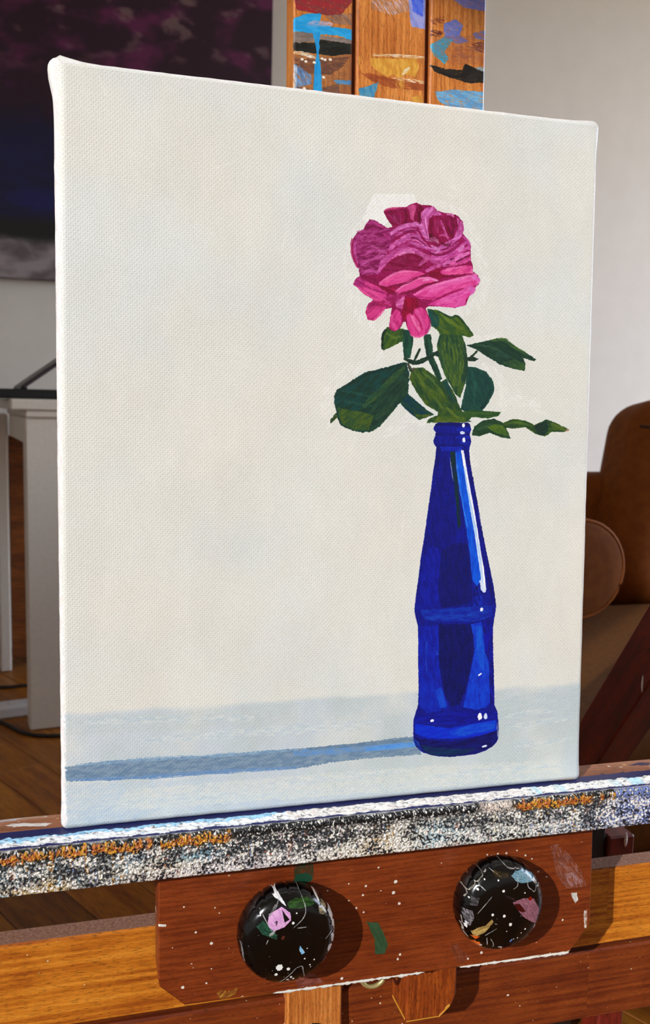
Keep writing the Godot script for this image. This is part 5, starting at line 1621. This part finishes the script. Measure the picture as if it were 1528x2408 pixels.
func paint_knob_one(k: Pic) -> void:
	k.fp([152,104,191,87,213,76,253,107,256,142,226,170,169,187,145,150],[206,150,202],[220,170,214],50,1,0,1.2)
	k.fp([213,89,226,107,248,137,226,150,220,124],[18,16,18],[10,10,10],60,1,0,1.2)
	k.st([178,146,189,141,185,159],5,[30,20,30],[30,20,30],1,0)
	k.fp([178,39,207,29,226,58,233,76,209,58],[232,232,232],[200,200,205],50,1,0.1,1.2)
	k.st([152,115,183,76,202,54],12,[190,190,194],[120,120,120],0.8,0.4)
	k.fp([239,63,279,49,336,54,371,72,373,90,296,95,248,86],[42,82,26],[24,54,22],10,0.95,0.15,1.2)
	k.fp([95,159,126,131,191,207,189,229,121,196],[42,92,70],[26,66,50],40,0.9,0.2,1.2)
	k.fp([156,194,191,176,169,205,152,207],[214,210,214],[150,150,150],-40,0.9,0.2,1.2)
	k.dot(204,371,17,17,[238,238,234])
	k.dot(247,385,8.5,8.5,[238,238,234])
	k.dot(190,408,8,8,[238,238,234])
	k.dot(266,157,7,7,[238,238,234])
	k.dot(283,113,4,4,[238,238,234])
	k.dot(325,343,4,4,[238,238,234])
	k.dot(263,434,6,6,[238,238,234])
	k.dot(275,447,6,6,[238,238,234])
	k.dot(250,448,5,5,[238,238,234])
	k.dot(336,292,3,3,[238,238,234])
	k.dot(373,358,4,4,[238,238,234])
	k.dot(353,382,4,4,[238,238,234])
	k.dot(357,395,3,3,[238,238,234])
	k.dot(222,469,4,4,[238,238,234])
	k.dot(270,474,6,6,[238,238,234])
	k.dot(244,447,4,4,[238,238,234])
	k.fp([301,273,326,311,309,320,296,291],[112,172,216],[150,196,226],60,1,0,1.2)
	k.fp([215,211,228,216,222,229,209,229],[96,44,36],[80,36,30],0,1,0,1.2)
	k.st([191,478,235,439,287,386],5,[206,206,206],[150,150,150],0.85,0.3)
	k.st([287,386,314,382,323,417],5,[206,206,206],[150,150,150],0.85,0.3)
	k.st([316,391,336,463],5,[206,206,206],[150,150,150],0.85,0.3)
	k.st([285,184,331,185],5,[206,206,206],[150,150,150],0.85,0.3)
	k.st([427,264,480,220],5,[206,206,206],[150,150,150],0.85,0.3)
	k.st([130,452,152,426],5,[206,206,206],[150,150,150],0.85,0.3)
	k.st([305,23,327,98,314,141,266,181],5,[206,206,206],[150,150,150],0.85,0.3)
	k.st([113,85,165,185],5,[206,206,206],[150,150,150],0.85,0.3)
	k.st([139,246,148,225],5,[206,206,206],[150,150,150],0.85,0.3)
	k.fp([392,96,423,98,438,117,421,147,395,135],[176,162,120],[120,110,84],40,0.9,0.3,1.2)
	k.st([449,137,467,168,476,194],26,[234,230,222],[214,206,196],1,0.1)
	k.st([467,203,486,229,484,264],20,[234,230,222],[214,206,196],1,0.1)
	k.st([464,255,473,281,480,303],22,[234,230,222],[214,206,196],1,0.1)
	k.st([456,308,456,347],26,[234,230,222],[214,206,196],1,0.1)
	k.st([414,419,445,377],11,[234,230,222],[214,206,196],1,0.1)
	k.st([384,54,401,89],9,[234,230,222],[214,206,196],1,0.1)
	k.st([95,434,121,454,161,476,200,493],20,[228,152,56],[238,186,100],1,0.1)
	k.st([196,495,244,496,301,486],16,[238,232,222],[220,200,180],1,0.1)
	k.st([336,478,384,465,401,452],14,[120,70,76],[150,100,106],0.8,0.3)
	k.st([30,246,36,290,47,351],7,[190,190,190],[140,140,140],0.8,0.4)

func paint_knob_two(k: Pic) -> void:
	k.fp([278,72,304,57,349,59,380,72,421,98,408,121,334,116,304,103],[112,158,178],[140,176,190],20,0.9,0.2,1.2)
	k.fp([283,205,344,192,406,205,444,271,429,348,385,320,344,289],[162,106,122],[140,90,104],55,0.95,0.15,1.2)
	k.fp([292,215,324,219,361,266,339,266,314,251],[66,10,10],[50,8,10],50,1,0,1.2)
	k.fp([232,159,293,184,304,205,252,179],[70,46,56],[50,36,40],30,0.6,0.4,1.2)
	k.fp([73,344,109,320,143,312,176,281,185,297,146,349,94,376],[188,158,92],[150,122,70],-35,1,0.1,1.2)
	k.fp([74,368,122,372,102,391],[222,100,34],[200,84,30],0,1,0,1.2)
	k.fp([92,407,125,409,156,460,153,478,104,445],[222,98,30],[236,130,60],45,1,0.1,1.2)
	k.fp([129,425,140,425,146,445,135,445],[232,232,232],[220,220,220],0,1,0,1.2)
	k.st([155,473,181,483,206,478],26,[226,190,184],[214,160,150],1,0.1)
	k.st([209,486,237,494,263,491],18,[236,234,228],[220,216,210],1,0.1)
	k.fp([30,225,74,230,84,266,69,312,46,307],[148,142,148],[96,90,96],60,0.85,0.4,1.2)  # grey rim patches: scuffed paint, with reflections put into the colour
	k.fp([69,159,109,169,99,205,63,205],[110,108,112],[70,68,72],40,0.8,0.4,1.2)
	k.fp([46,287,61,297,56,328,46,322],[230,228,224],[200,200,200],80,1,0,1.2)
	k.dot(178,258,7,7,[236,234,228])
	k.dot(241,272,8,8,[236,234,228])
	k.dot(278,323,9,9,[236,234,228])
	k.dot(233,141,7,7,[236,234,228])
	k.dot(365,363,5,5,[236,234,228])
	k.dot(207,87,5,5,[236,234,228])
	k.dot(102,126,6,6,[236,234,228])
	k.dot(61,169,4,4,[236,234,228])
	k.dot(140,82,4,4,[236,234,228])
	k.dot(475,182,6,6,[236,234,228])
	k.dot(260,358,3,3,[236,234,228])
	k.dot(344,381,3,3,[236,234,228])
	k.dot(304,409,3,3,[236,234,228])
	k.dot(390,440,4,4,[236,234,228])
	k.dot(326,407,4,4,[236,234,228])
	k.dot(352,167,4,4,[236,234,228])
	k.dot(384,202,11,11,[122,20,10])
	k.fp([415,363,436,352,458,356,444,386,426,381],[214,212,208],[150,150,150],-30,1,0.1,1.2)
	k.st([298,409,283,422],9,[100,140,210],[100,140,210],1,0)
	k.st([224,445,247,455,242,483],10,[214,212,208],[214,212,208],1,0)
	k.st([309,87,311,123,286,139],5,[210,208,204],[160,160,160],0.85,0.3)
	k.st([380,67,370,133,395,159],5,[210,208,204],[160,160,160],0.85,0.3)
	k.st([436,110,413,169,395,159],5,[210,208,204],[160,160,160],0.85,0.3)
	k.st([247,18,273,41,334,52],5,[210,208,204],[160,160,160],0.85,0.3)
	k.st([145,368,204,335],5,[210,208,204],[160,160,160],0.85,0.3)
	k.st([155,379,166,430],5,[210,208,204],[160,160,160],0.85,0.3)
	k.st([176,389,196,425,199,476],5,[210,208,204],[160,160,160],0.85,0.3)
	k.st([99,246,171,164],5,[210,208,204],[160,160,160],0.85,0.3)
	k.st([176,41,222,72],5,[210,208,204],[160,160,160],0.85,0.3)
	k.st([191,307,206,313],5,[210,208,204],[160,160,160],0.85,0.3)
	k.st([380,450,416,419],5,[210,208,204],[160,160,160],0.85,0.3)
	k.st([109,103,140,133],5,[210,208,204],[160,160,160],0.85,0.3)
	k.st([186,57,232,67,263,67],30,[64,46,18],[40,30,16],0.8,0.3)
	k.st([43,174,79,123,160,47],5,[206,196,186],[160,150,140],0.8,0.4)
	k.st([74,389,48,353,30,266],6,[216,206,196],[160,150,140],0.9,0.3)
